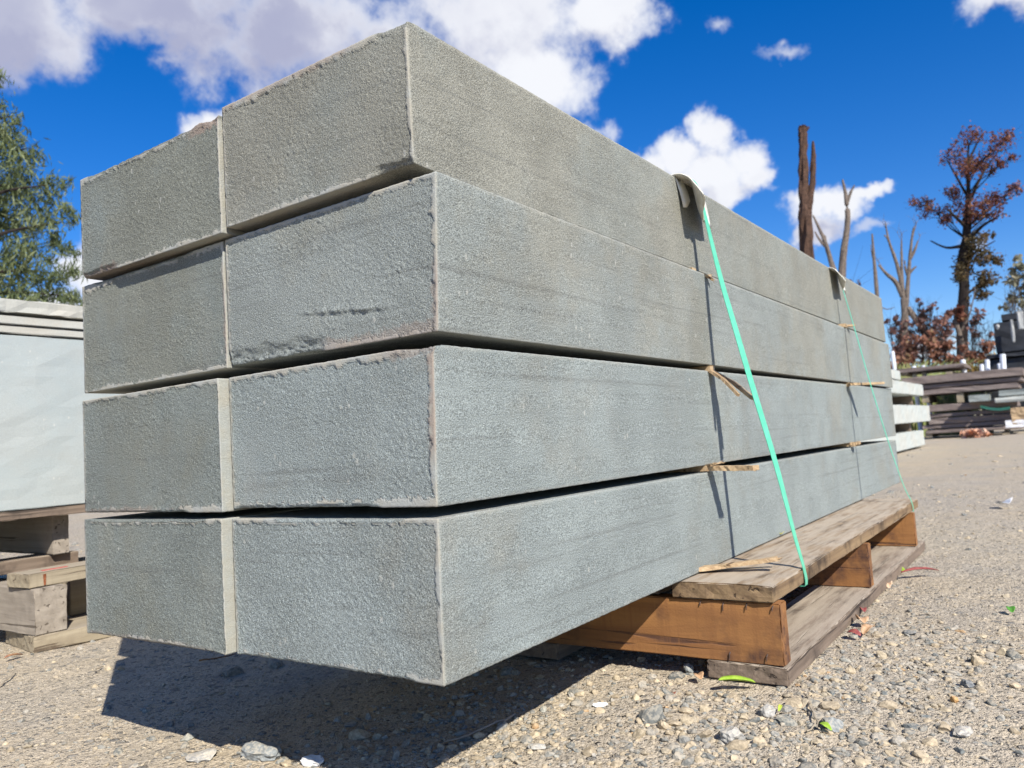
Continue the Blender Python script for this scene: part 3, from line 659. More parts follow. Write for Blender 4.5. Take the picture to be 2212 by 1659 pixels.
# ---------------------------------------------------------------- loose stones one can tell apart
def rock(label, x, y, s, sc, colr, seed, rz=0, sink=.25, sub=ICO3):
    rs = np.random.RandomState(seed); V, F = rock_shape(rs, sub); V = V*s*np.array(sc); V += (fbm(V/s*1.7+seed, 3)*s*.10)[:, None]
    o = link("stone", mesh("stone", V, F, False), ROCKM[colr]); o.location = (x, y, float(gheight(np.array([x]), np.array([y]))[0])+s*sc[2]*(1-sink)*.8); o.rotation_euler = (0, 0, rz)
    return tag(o, label, "stone", "loose stones on the gravel")
ROCKM = {'grey': rock_material("grey_rock", (0.28, 0.30, 0.305, 1)), 'white': plain_material("white_quartz", (.66, .65, .62), (.80, .79, .76), 60, .7, .3, .0006), 'tan': rock_material("tan_rock", (0.46, .41, .33, 1)),
         'pale': rock_material("pale_grey_rock", (0.44, .43, .41, 1)), 'amber': rock_material("amber_rock", (.50, .30, .13, 1)), 'dark': rock_material("dark_grey_rock", (.19, .205, .22, 1))}
def gp(px, py, z=-.2):
    p = onplane(px, py, 2, z); return p[0], p[1]
for (px, py, s, sc, c_, lb, z) in [
    (1487, 1452, .0125, (1, .9, .85), 'grey', "round blue-grey stone against the pallet's bottom board", -.183),
    (565, 1632, .030, (1.3, .8, .55), 'grey', "flat blue-grey stone at the lower edge of the stack's shadow", -.205),
    (440, 1636, .026, (1.1, .9, .30), 'pale', "pale flattish stone in the bottom left of the yard", -.205),
    (1160, 1622, .0125, (1.2, .9, .5), 'pale', "smooth pale lilac pebble in the gravel below the stack", -.205),
    (1297, 1534, .0105, (1.4, .8, .4), 'white', "small white pebble in the gravel below the pallet", -.2),
    (675, 1650, .017, (1.3, .9, .5), 'white', "whitish stone at the bottom edge of the shadow", -.205),
    (1800, 1575, .020, (1.1, .8, .6), 'grey', "large grey angular stone right of the twigs", -.19),
    (2080, 1588, .016, (1.4, .8, .4), 'pale', "flat grey stone on the dust at lower right", -.19),
    (2090, 1492, .011, (1.2, .9, .7), 'dark', "dark pointed stone on the dusty right side", -.19),
    (1582, 1600, .019, (1.0, 1.0, .75), 'pale', "angular pale grey stone beside the dry twig", -.195),
    (1660, 1548, .013, (1, 1, .8), 'pale', "grey stone standing proud in the gravel in front of the pallet end", -.19),
    (2062, 1525, .0065, (1, 1, .9), 'amber', "tiny amber pebble on the dusty right side", -.19),
    (1965, 1372, .013, (1.2, .8, .5), 'dark', "dark slate chip beside the brown leaves", -.185)]:
    x, y = gp(px, py, z); rock(lb, x, y, s, sc, c_, int(px), px*.37)

# ---------------------------------------------------------------- fallen leaves and twigs
def leaf(label, x, y, L, W, curl, c1, c2, seed, rz=0, lift=.003, name="fallen_leaf", z=None, arch=0.0):
    n = 12; V = []; F = []; rs = random.Random(seed)
    for i in range(n+1):
        u = i/n; w = W*math.sin(math.pi*min(1, u*.93+.05))**.75*(1+rs.uniform(-.1, .1)); a = (u-.5)*curl*2
        cx = (math.sin(a)/max(curl*2, .01))*L if curl > .05 else (u-.5)*L; cz = arch*math.sin(math.pi*u)+((1-math.cos(a))/max(curl*2, .01))*L*(.35 if curl > .05 else 0)
        for k, q in enumerate((-1, -.5, 0, .5, 1)):
            V.append((cx, q*w/2, cz+abs(q)*w*.28+rs.uniform(-.0004, .0004)))
    for i in range(n):
        for k in range(4): F.append([i*5+k, i*5+k+1, (i+1)*5+k+1, (i+1)*5+k])
    m = LEAFM.get((c1, c2)) or plain_material("leaf_"+str(len(LEAFM)), c1, c2, 90, .55, .35, .0004); LEAFM[(c1, c2)] = m
    o = link(name, mesh("leaf", V, F, True), m); zz = float(gheight(np.array([x]), np.array([y]))[0]) if z is None else z
    o.location = (x, y, zz+lift); o.rotation_euler = (rs.uniform(-.3, .3), rs.uniform(-.2, .2), rz)
    md = o.modifiers.new("thickness", 'SOLIDIFY'); md.thickness = .0005
    return tag(o, label, "leaf", "fallen leaves about the pallet")
LEAFM = {}
G1, G2 = (.22, .36, .03), (.32, .46, .06); B1, B2 = (.40, .24, .12), (.55, .36, .22); RD1, RD2 = (.22, .05, .05), (.32, .10, .08)
for (px, py, L, W, cu, c1, c2, rz, lb, z, ar) in [
    (1592, 1490, .058, .013, 1.3, G1, G2, -.95, "bright green curled leaf in front of the pallet's bottom board", -.183, .007),
    (1512, 1472, .022, .012, .8, B1, B2, .6, "dry brown leaf between the round stone and the pallet end", -.183, .003),
    (1688, 1158, .020, .012, .9, (.35, .34, .04), (.5, .46, .1), .3, "small yellow-green leaf on the pallet deck by the strap", .001, .002),
    (1940, 1238, .045, .014, .6, G1, G2, .9, "green leaf beside the far bottom board", -.183, .004),
    (1988, 1248, .085, .012, .9, RD1, RD2, -.9, "long dark red leaf right of the pallet", -.183, .010),
    (1860, 1352, .030, .018, .9, B1, B2, .5, "pinkish brown crumpled leaf on the gravel by the bottom board", -.183, .006),
    (1878, 1372, .035, .016, .9, B1, B2, -.3, "lower of the crumpled brown leaves by the bottom board", -.183, .006),
    (1845, 1378, .024, .012, .9, RD1, RD2, 1.2, "rusty leaf scrap left of the crumpled brown leaves", -.183, .004),
    (1921, 1272, .026, .016, .8, B2, (.7, .55, .4), .2, "pale tan leaf near the green one by the far runner", -.183, .006),
    (1864, 1330, .028, .010, .8, RD1, RD2, .4, "small brick-red leaf touching the bottom board", -.183, .005),
    (2185, 1328, .022, .012, .4, (.06, .20, .02), (.10, .28, .04), .2, "dark green leaf on the dust at the right edge", -.185, .002),
    (1457, 1508, .012, .005, .3, RD1, B1, .5, "tiny rust-coloured leaf bit in the gravel below the pallet", -.19, .001),
    (1785, 1585, .016, .006, .3, G1, G2, 1.0, "small green blade in the lower gravel beside the twig", -.19, .002),
    (1686, 1545, .015, .004, .3, (.5, .5, .06), G2, .1, "yellow-green leaf sliver below the curled leaf", -.19, .002),
    (30, 1420, .035, .010, .5, RD1, B1, .2, "reddish leaf beside the squared timbers at far left", -.2, .003),
    (2172, 1100, .10, .08, .3, (.75, .74, .72), (.82, .82, .8), .2, "", -.19, .01)]:
    x, y = gp(px, py, z); L *= 1.55; W *= 1.55; ar *= 1.6
    if lb: leaf(lb, x, y, L, W, cu, c1, c2, int(px), rz, .009 if z < 0 else .003, z=(z if z > 0 else None), arch=ar)
    else:
        o = leaf("white paper scrap lying on the dusty ground at the right", x, y, .11, .08, .2, c1, c2, 5, .4, .02, "paper_scrap"); o['category'] = 'paper'; del o['group']
def twig(label, a, b_, r, seed, mat=M_PALE, z=-.198, lift=.006):
    x0, y0 = gp(*a, z); x1, y1 = gp(*b_, z); rs = random.Random(seed); pts = []
    for i in range(8):
        u = i/7; x = x0+(x1-x0)*u+rs.uniform(-.003, .003); y = y0+(y1-y0)*u+rs.uniform(-.003, .003)
        pts.append((x, y, float(gheight(np.array([x]), np.array([y]))[0])+lift*(1+.8*u)))
    tag(link("twig", tube_mesh("twig", pts, [r, r, r*.95, r*.9, r*.85, r*.8, r*.6, r*.3], 6, seed, .2, .7), mat), label, "twig", "dry twigs on the gravel")
twig("dry pale twig lying in the gravel at lower centre right", (1742, 1510), (1768, 1588), .0022, 1, M_PALE, -.19)
twig("long dry splinter lying in the stack's shadow", (1112, 1552), (960, 1607), .0035, 2, M_SILVER)
twig("thin brown twig on the dust left of the shadow", (222, 1437), (195, 1456), .0022, 3, M_PALE)
twig("small twig at far left by the timbers", (0, 1478), (36, 1448), .0024, 4, M_PALE)
twig("reddish twig in the upper left of the shadow", (430, 1424), (510, 1412), .0028, 5, M_ORANGE)
twig("thin twig in the lower right gravel", (1745, 1590), (1790, 1560), .0016, 6, M_PALE, -.19)

# ---------------------------------------------------------------- left: pale slabs on a pallet with squared timbers
M_SLAB = stone_material("pale_blue_sawn_slab", (0.42, 0.455, 0.455), (0.405, 0.455, 0.465), 0.5, 0.2, spk=.22, bed=.02)
M_SLABT = stone_material("cream_grey_slab", (0.50, 0.48, 0.43), (0.49, 0.49, 0.455), 0.5, 0.2, spk=.25, bed=.08)
def slab_mesh(name, L, W, H, seed, rag=.003, step=.04): return board_mesh(name, L, W, H, seed, step, rag, 0, .002)
YL = 1.95
GSL = 'pale slabs on the pallet at the left'
zb0 = float(onplane(90, 1096, 1, YL)[2]); 
def zl(px, py): return float(onplane(px, py, 1, YL)[2])
LEVEL = [("thick pale blue-grey slab block at the left, bottom of its pile", zl(0, 1105), zl(0, 722), M_SLAB, .0, .003),
         ("upper smooth pale slab just below the rough-edged one", zl(0, 699), zl(0, 681), M_SLABT, .01, .003),
         ("lower smooth pale slab lying on the thick left block", zl(0, 718), zl(0, 702), M_SLABT, .004, .003),
         ("rough-edged topmost slab of the left pile, below the willow", zl(0, 673), zl(0, 645), M_SLABT, .012, .012)]
for i, (lb, a, b_, mt, off, rg) in enumerate(LEVEL):
    if a > b_: a, b_ = b_, a
    me = slab_mesh("stone_slab", 2.6, 1.0, b_-a, 60+i, rg, .03 if rg > .01 else .06)
    o = link("stone_slab", me, mt); o.location = (-1.15+off*3, YL-off, a); tag(o, lb, "stone slab", GSL)
def timber(name, label, L, W, H, loc, rot, mat, seed, cat="timber", rag=.003, parent=None):
    o = link(name, board_mesh(name, L, W, H, seed, .025, rag), mat, None, loc, rot); tag(o, label, cat, "squared timbers stacked by the left pallet"); return o
zg = -.206
timber("timber", "pale bottom plank under the squared timber at the left", 1.25, .24, .045, (.322, 1.772, zg), (0, 0, R(-7)), M_PALE, 71)
zt1 = zg+.0465
timber("timber", "big weathered squared timber with cracks, on the pale plank", 1.1, .088, .128, (.329+.086, 1.752+.018, zt1), (0, 0, R(90)), M_SILVER, 72, rag=.004)
zt2 = zt1+.130
timber("timber", "short pale batten with rusty nail stain, on top of the squared timber", .62, .118, .040, (.322, 1.790, zt2), (0, 0, R(4)), M_PALE, 73)
bt_ = [c for c in col.objects if c.get('label', '').startswith('short pale batten')][0]
M_RUST = plain_material("rust_stain", (.16, .05, .02), (.28, .10, .045), 90, .9); M_REDP = plain_material("faded_red_paint", (.45, .07, .06), (.5, .16, .13), 70, .8)
link("nail", mesh("nail", [(.040, -.0010, .034), (.047, -.0014, .034), (.046, -.0014, .004), (.041, -.001, .003), (.040, .002, .034), (.047, .002, .034), (.046, .002, .004), (.041, .002, .003)], [[0, 1, 2, 3], [7, 6, 5, 4], [0, 4, 5, 1], [1, 5, 6, 2], [2, 6, 7, 3], [3, 7, 4, 0]]), M_RUST, bt_)
link("paint_mark", mesh("paint_mark", [(.055, .030, .0408), (.13, .036, .0408), (.14, .050, .0408), (.06, .052, .0408), (.055, .030, .039), (.13, .036, .039), (.14, .050, .039), (.06, .052, .039)], [[0, 1, 2, 3], [7, 6, 5, 4], [0, 4, 5, 1], [1, 5, 6, 2], [2, 6, 7, 3], [3, 7, 4, 0]]), M_REDP, bt_)
o = empty("pallet", (.0, 2.2, zg), "old grey pallet under the pale slabs at the left, mostly in shade", "pallet")
pz = zb0
pchild("deck_board", board_mesh("deck_board", 2.4, .13, .028, 81, .05, .004), M_GREYW, (-1.7, YL+.005, pz-.030), parent=o)
pchild("deck_board", board_mesh("deck_board", 2.4, .13, .028, 82, .05, .004), M_GREYW, (-1.7, YL+.25, pz-.030), parent=o)
pchild("deck_board", board_mesh("deck_board", 2.4, .13, .028, 83, .05, .004), M_GREYW, (-1.7, YL+.65, pz-.030), parent=o)
for i, x in enumerate((.505, -.35, -1.3)):
    pchild("runner", board_mesh("runner", 1.0, .05, .125, 84+i, .05, .003), M_SILVER if i == 0 else M_GREYW, (x+.05, YL+.09, pz-.157), RY, parent=o)
pchild("bottom_board", board_mesh("bottom_board", 2.3, .12, .04, 88, .05, .005), M_GREYW, (-1.7, YL+.12, pz-.199), parent=o)
pchild("bottom_board", board_mesh("bottom_board", 2.3, .12, .04, 89, .05, .005), M_GREYW, (-1.7, YL+.7, pz-.199), parent=o)
# blocks carrying that pallet
zz0 = pz-.200
timber("timber", "upright-sided bearer block under the left pallet, beside the stack", .30, .30, zz0-(zg+.047), (.52, YL+.02, zg+.047), (0, 0, 0), M_PALE, 90)
timber("timber", "dark bearer block under the far part of the left pallet", .30, .30, zz0-zg-.002, (-.9, YL+.2, zg), (0, 0, 0), M_GREYW, 91)

# ---------------------------------------------------------------- right background: stone stacks across the yard
M_WHITEST = stone_material("pale_grey_sawn_stone", (0.52, 0.53, 0.50), (0.50, 0.54, 0.53), 0.5, 0.6, spk=.25, bed=.05)
M_BROWN = stone_material("purple_brown_stone", (0.215, 0.172, 0.160), (0.25, 0.205, 0.19), 0.5, 1.5, tan=(0.29, .245, .225))
M_DARKST = plain_material("near_black_boards", (.012, .014, .018), (.022, .025, .032), 6, .6, .4, .002)
XG = 11.0
def yg(px, py): p = onplane(px, py, 0, XG); return float(p[1]), float(p[2])
GG = 'pale grey stone blocks beyond the end of the stack'
gd = []
YG = 1.4
def xg(px, py): p = onplane(px, py, 1, YG); return float(p[0]), float(p[2])
for i, (pxr, pt, pb, lb) in enumerate([(1944, 801, 821, "small pale stone block, topmost behind the stack's far end"), (1993, 831, 855, "pale stone block with dark streaks, second tier behind the stack's far end"),
                                       (2007, 876, 910, "brightest pale stone block, third tier behind the stack's far end"), (1995, 929, 962, "lowest pale stone block, resting near the ground behind the stack's far end")]):
    xr_, zt_ = xg(pxr, pt); _, zb_ = xg(pxr, pb)
    me = board_mesh("stone_block", xr_-6.5, 1.1, zt_-zb_, 100+i, .12, .010, 0, .008)
    o = link("stone_block", me, M_WHITEST); o.location = (6.5, YG, zb_); tag(o, lb, "stone block", GG); gd.append((xr_, zb_, zt_))
gd.append((gd[3][0]-.2, -.25, -.2))
for i in range(4):
    a, b_ = gd[i+1][2], gd[i][1]
    if b_-a > .008:
        for j, x in enumerate((7.6, min(gd[i][0], gd[i+1][0])-.75)):
            tag(link("timber", board_mesh("timber", .9, .16, b_-a-.004, 110+i*2+j, .15, .004), M_GREYW, None, (x+.16, YG+.10, a+.002), RY),
                ["top", "upper", "middle", "ground"][i]+" dark bearer "+("near the camera side" if j == 0 else "near the far end")+" of the pale stone blocks", "timber", "bearers between the pale stone blocks")

XB = 20.0
def yb(px, py, X=XB): p = onplane(px, py, 0, X); return float(p[1]), float(p[2])
GBN = 'long purple-brown stone slabs in the far piles'
def brown_slab(lb, px0, px1, pyt, pyb, seed, dxo=0.0, X=XB, mat=None, depth=1.6):
    """slab whose long side faces the camera between these picture columns; heights read at the middle"""
    pm = (px0+px1)/2
    y0, _ = yb(px1, pyt, X); y1, _ = yb(px0, pyt, X); _, zt = yb(pm, pyt, X); _, zb = yb(pm, pyb, X)
    me = board_mesh("stone_slab", y1-y0, depth, zt-zb, seed, .25, .02, 0, .012)
    o = link("stone_slab", me, mat or M_BROWN); o.location = (X+dxo+depth, y0, zb); o.rotation_euler = (0, 0, math.pi/2); o.location.x = X+dxo+depth
    return tag(o, lb, "stone slab", GBN)
mids = {}
for args in [("thin brown slab resting highest on bearers in front of the reeds", 1915, 2078, 789, 798, 201, .6),
             ("top slab of the upper far brown pile", 1945, 2210, 805, 822, 202, .0), ("second slab of the upper far brown pile", 1960, 2208, 823.5, 833, 203, .08), ("third slab of the upper far brown pile, over the open gap", 1985, 2200, 834.5, 846, 204, .0),
             ("top slab of the lower far brown pile, with green strap end on it", 1998, 2196, 869, 884, 206, .0), ("second slab of the lower far brown pile", 2006, 2190, 888, 897, 207, .06), ("third slab of the lower far brown pile", 2004, 2196, 898.5, 912, 208, .02),
             ("fourth slab of the lower far brown pile", 1990, 2198, 913, 922, 209, .05), ("bottom slab of the lower far brown pile", 1998, 2206, 924, 932, 210, .0)]:
    brown_slab(*args)
GBR = 'short bearers under the far brown piles'
for i, (px, pt, pb, lb) in enumerate([(2004, 848, 868, "left short bearer in the gap between the far brown piles"), (2080, 848, 868, "middle short bearer in the gap between the far brown piles"), (2188, 848, 868, "right short bearer in the gap between the far brown piles"), (2012, 933, 944, "left foot bearer under the lower far brown pile"), (2092, 933, 943, "middle foot bearer under the lower far brown pile"), (2180, 933, 941, "right foot bearer under the lower far brown pile"),
                                      (1950, 799, 806, "left bearer under the highest thin brown slab"), (2050, 799, 805, "right bearer under the highest thin brown slab")]):
    y_, zt = yb(px, pt); _, zb = yb(px, pb)
    tag(link("timber", board_mesh("timber", 1.5, .14, zt-zb+.01, 220+i, .2, .006), M_PALE, None, (XB+.05+(.6 if i > 5 else 0), y_, zb-.01), (0, 0, 0)), lb, "timber", GBR)
for i, (px0, px1, pt, pb, lb, mt) in enumerate([(2094, 2139, 853, 868, "plain grey cut stone in the gap at the right of the far piles", M_ST_LOW), (2158, 2230, 842, 855, "dark grey stacked stone at the far right edge", M_ST_LOW), (2150, 2225, 857, 868, "pale grey cut stone under the dark grey one at the right edge", M_WHITEST)]):
    o = brown_slab(lb, px0, px1, pt, pb, 230+i, -.35, XB, mt, .5); o.name = "stone_block"; o['category'] = 'stone block'; o['group'] = 'odd cut stones by the far piles'
# broken pale wood at the right edge
y_, z_ = yb(2203, 896, XB-.5)
tag(link("timber", board_mesh("timber", .7, .1, .36, 240, .05, .02), M_SPLINT, None, (XB-.5, y_-.55, z_-.2), RY), "raw broken end of pale timber at the right edge of the lower pile", "timber")
y_, z_ = yb(2208, 914, XB-.5)
tag(link("timber", board_mesh("timber", .4, .1, .16, 241, .05, .01), plain_material("whitewashed", (.7, .7, .7), (.8, .8, .8)), None, (XB-.5, y_-.1, z_-.08), RY), "small white block at the right edge by the pile's foot", "timber")
# green strap end lying over lower pile
p0 = onplane(2118, 878, 0, XB-.02); p1 = onplane(2140, 883, 0, XB-.06); p2 = onplane(2182, 881, 0, XB-.02)
tag(link("strap", ribbon("strap", [p0, p1, (p1+p2)/2-np.array([.05, 0, .02]), p2], .06, (0, 0, 1), .006), M_STRAP), "loose green strap end hanging on the lower far brown pile", "strap")
# leaf heap at the pile foot
def clump(name, label, cat, pts, mat, n, rad, lsize, seed, z0=-.2, asp=.6):
    rs = np.random.RandomState(seed); Vs = []; Fs = []; k = 0
    for c_ in pts:
        for _ in range(n):
            d = rs.normal(size=3); d /= np.linalg.norm(d); p = np.array(c_)+d*rad*rs.uniform(0, 1)**.5*np.array([1, 1, .6]); p[2] = max(p[2], z0)
            a = rs.normal(size=3); a /= np.linalg.norm(a); b_ = np.cross(a, rs.normal(size=3)); b_ /= np.linalg.norm(b_)
            s = lsize*rs.uniform(.6, 1.4); Vs += [p-a*s, p-b_*s*asp, p+a*s, p+b_*s*asp]; Fs.append([k, k+1, k+2, k+3]); k += 4
    o = link(name, mesh(name, Vs, np.array(Fs)), mat); return tag(o, label, cat)
pl = [onplane(px, 938, 0, XB-.9) for px in (2090, 2100, 2110, 2122)]
clump("leaf_heap", "orange and white leaf litter heaped at the foot of the far brown pile", "leaf heap", pl, plain_material("litter", (.40, .14, .05), (.62, .42, .32), 3, .8), 60, .16, .06, 3)
# ---- white stakes
M_STAKE = plain_material("white_paint", (.66, .70, .74), (.76, .79, .82), 8, .6)
GST = 'white stakes standing behind the far brown piles'
for i, (px, pt, pb, w, d, lb, tilt) in enumerate([(1931, 758, 800, .09, 22.3, "leftmost white stake, half hidden by the end of the stack", .05), (1975, 791, 806, .10, 22.3, "left one of the two short white stakes left of centre", 0), (1997, 789, 806, .10, 22.3, "right one of the two short white stakes left of centre", .08),
                                           (2082, 777, 822, .12, 22.3, "white stake crossing the end of the thin brown slab", 0), (2120, 786, 822, .10, 22.3, "left white stake of the leaning pair", -.06), (2132, 776, 822, .11, 22.3, "taller white stake of the leaning pair", -.08),
                                           (2160, 785, 818, .09, 22.5, "greyish stake standing alone right of the leaning pair", 0), (2166, 764, 818, .13, 22.0, "tallest white stake, in front of the black stack", -.07)]):
    p = at(px+((0) if i < 7 else 0), (pt+pb)/2, d); q0 = at(px, pb, d); q1 = at(px, pt, d); h = q1[2]-(-.2)
    r_ = w/2; o = link("stake", tube_mesh("stake", [(0, 0, 0), (0, tilt*.5, h*.5), (0, tilt, h-.02), (0, tilt, h)], [r_, r_, r_, r_*.75], 10, i, .03), M_STAKE); o.location = (p[0], p[1]-tilt*.7, -.2); tag(o, lb, "stake", GST)
# ---- black stack at the right edge
DB = 23.0
blk = empty("pallet_stack", tuple(at(2185, 880, DB)[:2])+(-.2,), "tall near-black stack of boards and crates at the right edge", "stack")
def blk_box(name, px0, px1, pt, pb, depth, mat, d, seed):
    a = at(px0, (pt+pb)/2, d); b_ = at(px1, (pt+pb)/2, d); zt = at((px0+px1)/2, pt, d)[2]; zb = max(-.2, at((px0+px1)/2, pb, d)[2])
    me = board_mesh(name, float(np.hypot(*(a-b_)[:2])), depth, zt-zb, seed, .3, .02, 0, .02); ang = math.atan2(a[1]-b_[1], a[0]-b_[0])
    o = link(name, me, mat, blk, Vector((b_[0], b_[1], zb))-blk.location, (0, 0, ang)); 
    return o
# (board_mesh grows to the left of its own x axis, so these grow toward the camera side; the depth is kept small)
blk_box("crate", 2137, 2330, 768, 895, -1.4, M_DARKST, DB, 301)
blk_box("top_board", 2128, 2330, 756, 767, -1.6, M_DARKST, DB-.1, 302)
blk_box("crate", 2146, 2330, 686, 755, -1.2, M_DARKST, DB, 303)
blk_box("crate", 2160, 2330, 668, 685, -1.1, M_DARKST, DB, 304)
for (px0, px1, pt, pb, sd) in ((2184, 2191, 690, 740, 305), (2198, 2212, 672, 712, 306), (2152, 2158, 700, 712, 307)):
    blk_box("pale_slat", px0, px1, pt, pb, .06, plain_material("bleached_slat%d" % sd, (.35, .36, .35), (.45, .45, .43), 5), DB-.35, sd)

# ---------------------------------------------------------------- trees
def bark_material(name, a, b_): return wood_material(name, a, b_, (.02, .016, .014), .3, .5, .95)
M_BARKD = bark_material("dark_bark", (.022, .018, .017), (.055, .042, .036)); M_BARKG = bark_material("grey_dead_wood", (.26, .215, .18), (.13, .105, .09)); M_BARKR = bark_material("reddish_snag_wood", (.13, .075, .052), (.06, .038, .03))
def tree_part(name, limbs, mat, parent, sides=9, rough=.14, seed=0):
    """limbs: list of (points, radii) in world space -> one mesh"""
    mes = []
    for k, (pts, rad) in enumerate(limbs):
        P = [Vector(p) for p in pts]; out = []; rr = []
        for i in range(len(P)-1):
            p0 = P[max(i-1, 0)]; p1 = P[i]; p2 = P[i+1]; p3 = P[min(i+2, len(P)-1)]
            for q in range(4):
                u = q/4; out.append(0.5*((2*p1)+(p2-p0)*u+(2*p0-5*p1+4*p2-p3)*u*u+(3*p1-p0-3*p2+p3)*u**3)); rr.append(rad[i]+(rad[i+1]-rad[i])*u)
        out.append(P[-1]); rr.append(rad[-1]); mes.append(tube_mesh("l", out, rr, sides, seed+k, rough))
    if 'limb' in name and len(mes) > 1:
        for m_ in mes: m_.transform(Matrix.Translation(-parent.location)); link(name, m_, mat, parent)
        return
    me = join_meshes(name, mes); me.transform(Matrix.Translation(-parent.location)); return link(name, me, mat, parent)
def leaves_mesh(name, blobs, per, lsize, asp, seed, parent, mat, droop=0.0, jitter=1.0, gap=.35, cols=None):
    """leaf-sized faces spread through every blob's volume: blobs = (centre, (rx,ry,rz))"""
    rs = np.random.RandomState(seed); Ps = []
    for c_, rad in blobs:
        vol = rad[0]*rad[2]; n = int(per*vol**.9); sub = max(3, int(n/26))
        cc = rs.normal(size=(sub, 3)); cc /= np.linalg.norm(cc, axis=1)[:, None]; cc = np.array(c_)+cc*np.array(rad)*(rs.uniform(0, 1, (sub, 1))**.45)
        k = rs.randint(sub, size=n); P = cc[k]+rs.normal(size=(n, 3))*np.array(rad).min()*.22*jitter; Ps.append(P)
    P = np.concatenate(Ps); n = len(P)
    a = rs.normal(size=(n, 3)); a[:, 2] -= droop*1.5; a /= np.linalg.norm(a, axis=1)[:, None]
    b_ = np.cross(a, rs.normal(size=(n, 3))); b_ /= np.linalg.norm(b_, axis=1)[:, None]
    s = (lsize*rs.uniform(.6, 1.4, n))[:, None]; nrm = np.cross(a, b_)
    V = np.stack([P-a*s, P-b_*s*asp+nrm*s*.15, P+a*s, P+b_*s*asp+nrm*s*.15], 1).reshape(-1, 3)
    F = np.arange(4*n).reshape(n, 4); V = V-np.array(parent.location)
    me = mesh(name, V, F); cr = rs.uniform(0, 1, n); big = fbm(P*(.9/np.mean([np.mean(r) for _, r in blobs])), 2)
    attr(me, 'tone', np.repeat(np.clip(cr*.6+.2+big*.5, 0, 1), 4)); return link(name, me, mat, parent)
def leaf_material(name, stops, trans=.35):
    m = bpy.data.materials.new(name); m.use_nodes = True; t = NT(m.node_tree); b = t.n['Principled BSDF']
    rp = t.new('ShaderNodeValToRGB'); t.l.new(aout(t, 'tone'), rp.inputs[0]); els = rp.color_ramp.elements
    while len(els) < len(stops): els.new(.5)
    for i, (p, c_) in enumerate(stops): els[i].position = p; els[i].color = (*c_, 1)
    t.l.new(rp.outputs[0], b.inputs['Base Color']); b.inputs['Roughness'].default_value = .6; b.inputs['Specular IOR Level'].default_value = .25
    tr = t.new('ShaderNodeBsdfTranslucent'); t.l.new(rp.outputs[0], tr.inputs[0]); mx = t.new('ShaderNodeMixShader'); mx.inputs[0].default_value = trans
    t.l.new(b.outputs[0], mx.inputs[1]); t.l.new(tr.outputs[0], mx.inputs[2]); t.l.new(mx.outputs[0], t.n['Material Output'].inputs[0]); return m
L_WILLOW = leaf_material("willow_leaf", [(0, (.06, .085, .04)), (.5, (.15, .185, .08)), (1, (.28, .31, .16))])
L_MAPLE = leaf_material("dark_red_leaf", [(0, (.06, .022, .018)), (.45, (.18, .065, .045)), (.8, (.30, .14, .08)), (1, (.16, .13, .06))])
L_OLIVE = leaf_material("brown_olive_leaf", [(0, (.04, .035, .018)), (.5, (.11, .085, .04)), (1, (.20, .12, .06))])
L_RUST = leaf_material("rust_bush_leaf", [(0, (.10, .055, .04)), (.4, (.26, .12, .07)), (.75, (.38, .18, .12)), (1, (.30, .24, .12))])
L_PURP = leaf_material("purple_brown_bush_leaf", [(0, (.08, .055, .055)), (.5, (.22, .12, .10)), (1, (.38, .19, .13))])
L_GOLD = leaf_material("olive_gold_bush_leaf", [(0, (.07, .07, .02)), (.5, (.20, .17, .05)), (1, (.36, .22, .06))])
L_REED = leaf_material("reed_blade", [(0, (.16, .20, .06)), (.5, (.30, .35, .12)), (1, (.48, .42, .22))])
L_GREYG = leaf_material("grey_green_leaf", [(0, (.14, .14, .09)), (.5, (.24, .24, .17)), (1, (.34, .31, .22))])

def twigs(name, parent, mat, jobs, seed, wob=.12):
    """many fine twigs in one mesh; jobs: (start, centre, (rx,ry,rz), count, r0)"""
    rs = np.random.RandomState(seed); mes = []
    for p0, c_, rad, n, r0_ in jobs:
        p0 = np.array(p0); c_ = np.array(c_); ln = np.linalg.norm(c_-p0)
        mid = p0+(c_-p0)*.6+rs.normal(size=3)*ln*.05
        mes.append(tube_mesh("w", [p0, (p0+mid)/2+rs.normal(size=3)*ln*.03, mid, c_], [r0_, r0_*.75, r0_*.5, r0_*.3], 5, seed, .1))
        for k in range(n):
            q = c_+rs.uniform(-1, 1, 3)*np.array(rad)*1.05; st = mid+(c_-mid)*rs.uniform(0, 1); L = np.linalg.norm(q-st)
            m1 = (st+q)/2+rs.normal(size=3)*L*wob; mes.append(tube_mesh("w", [st, m1, q], [r0_*.38, r0_*.24, r0_*.08], 4, k, .1))
            if rs.uniform() < .7:
                q2 = q+rs.normal(size=3)*L*.3; mes.append(tube_mesh("w", [m1, (m1+q2)/2+rs.normal(size=3)*L*.06, q2], [r0_*.2, r0_*.13, r0_*.05], 4, k, .1))
    me = join_meshes(name, mes); me.transform(Matrix.Translation(-parent.location)); return link(name, me, mat, parent)
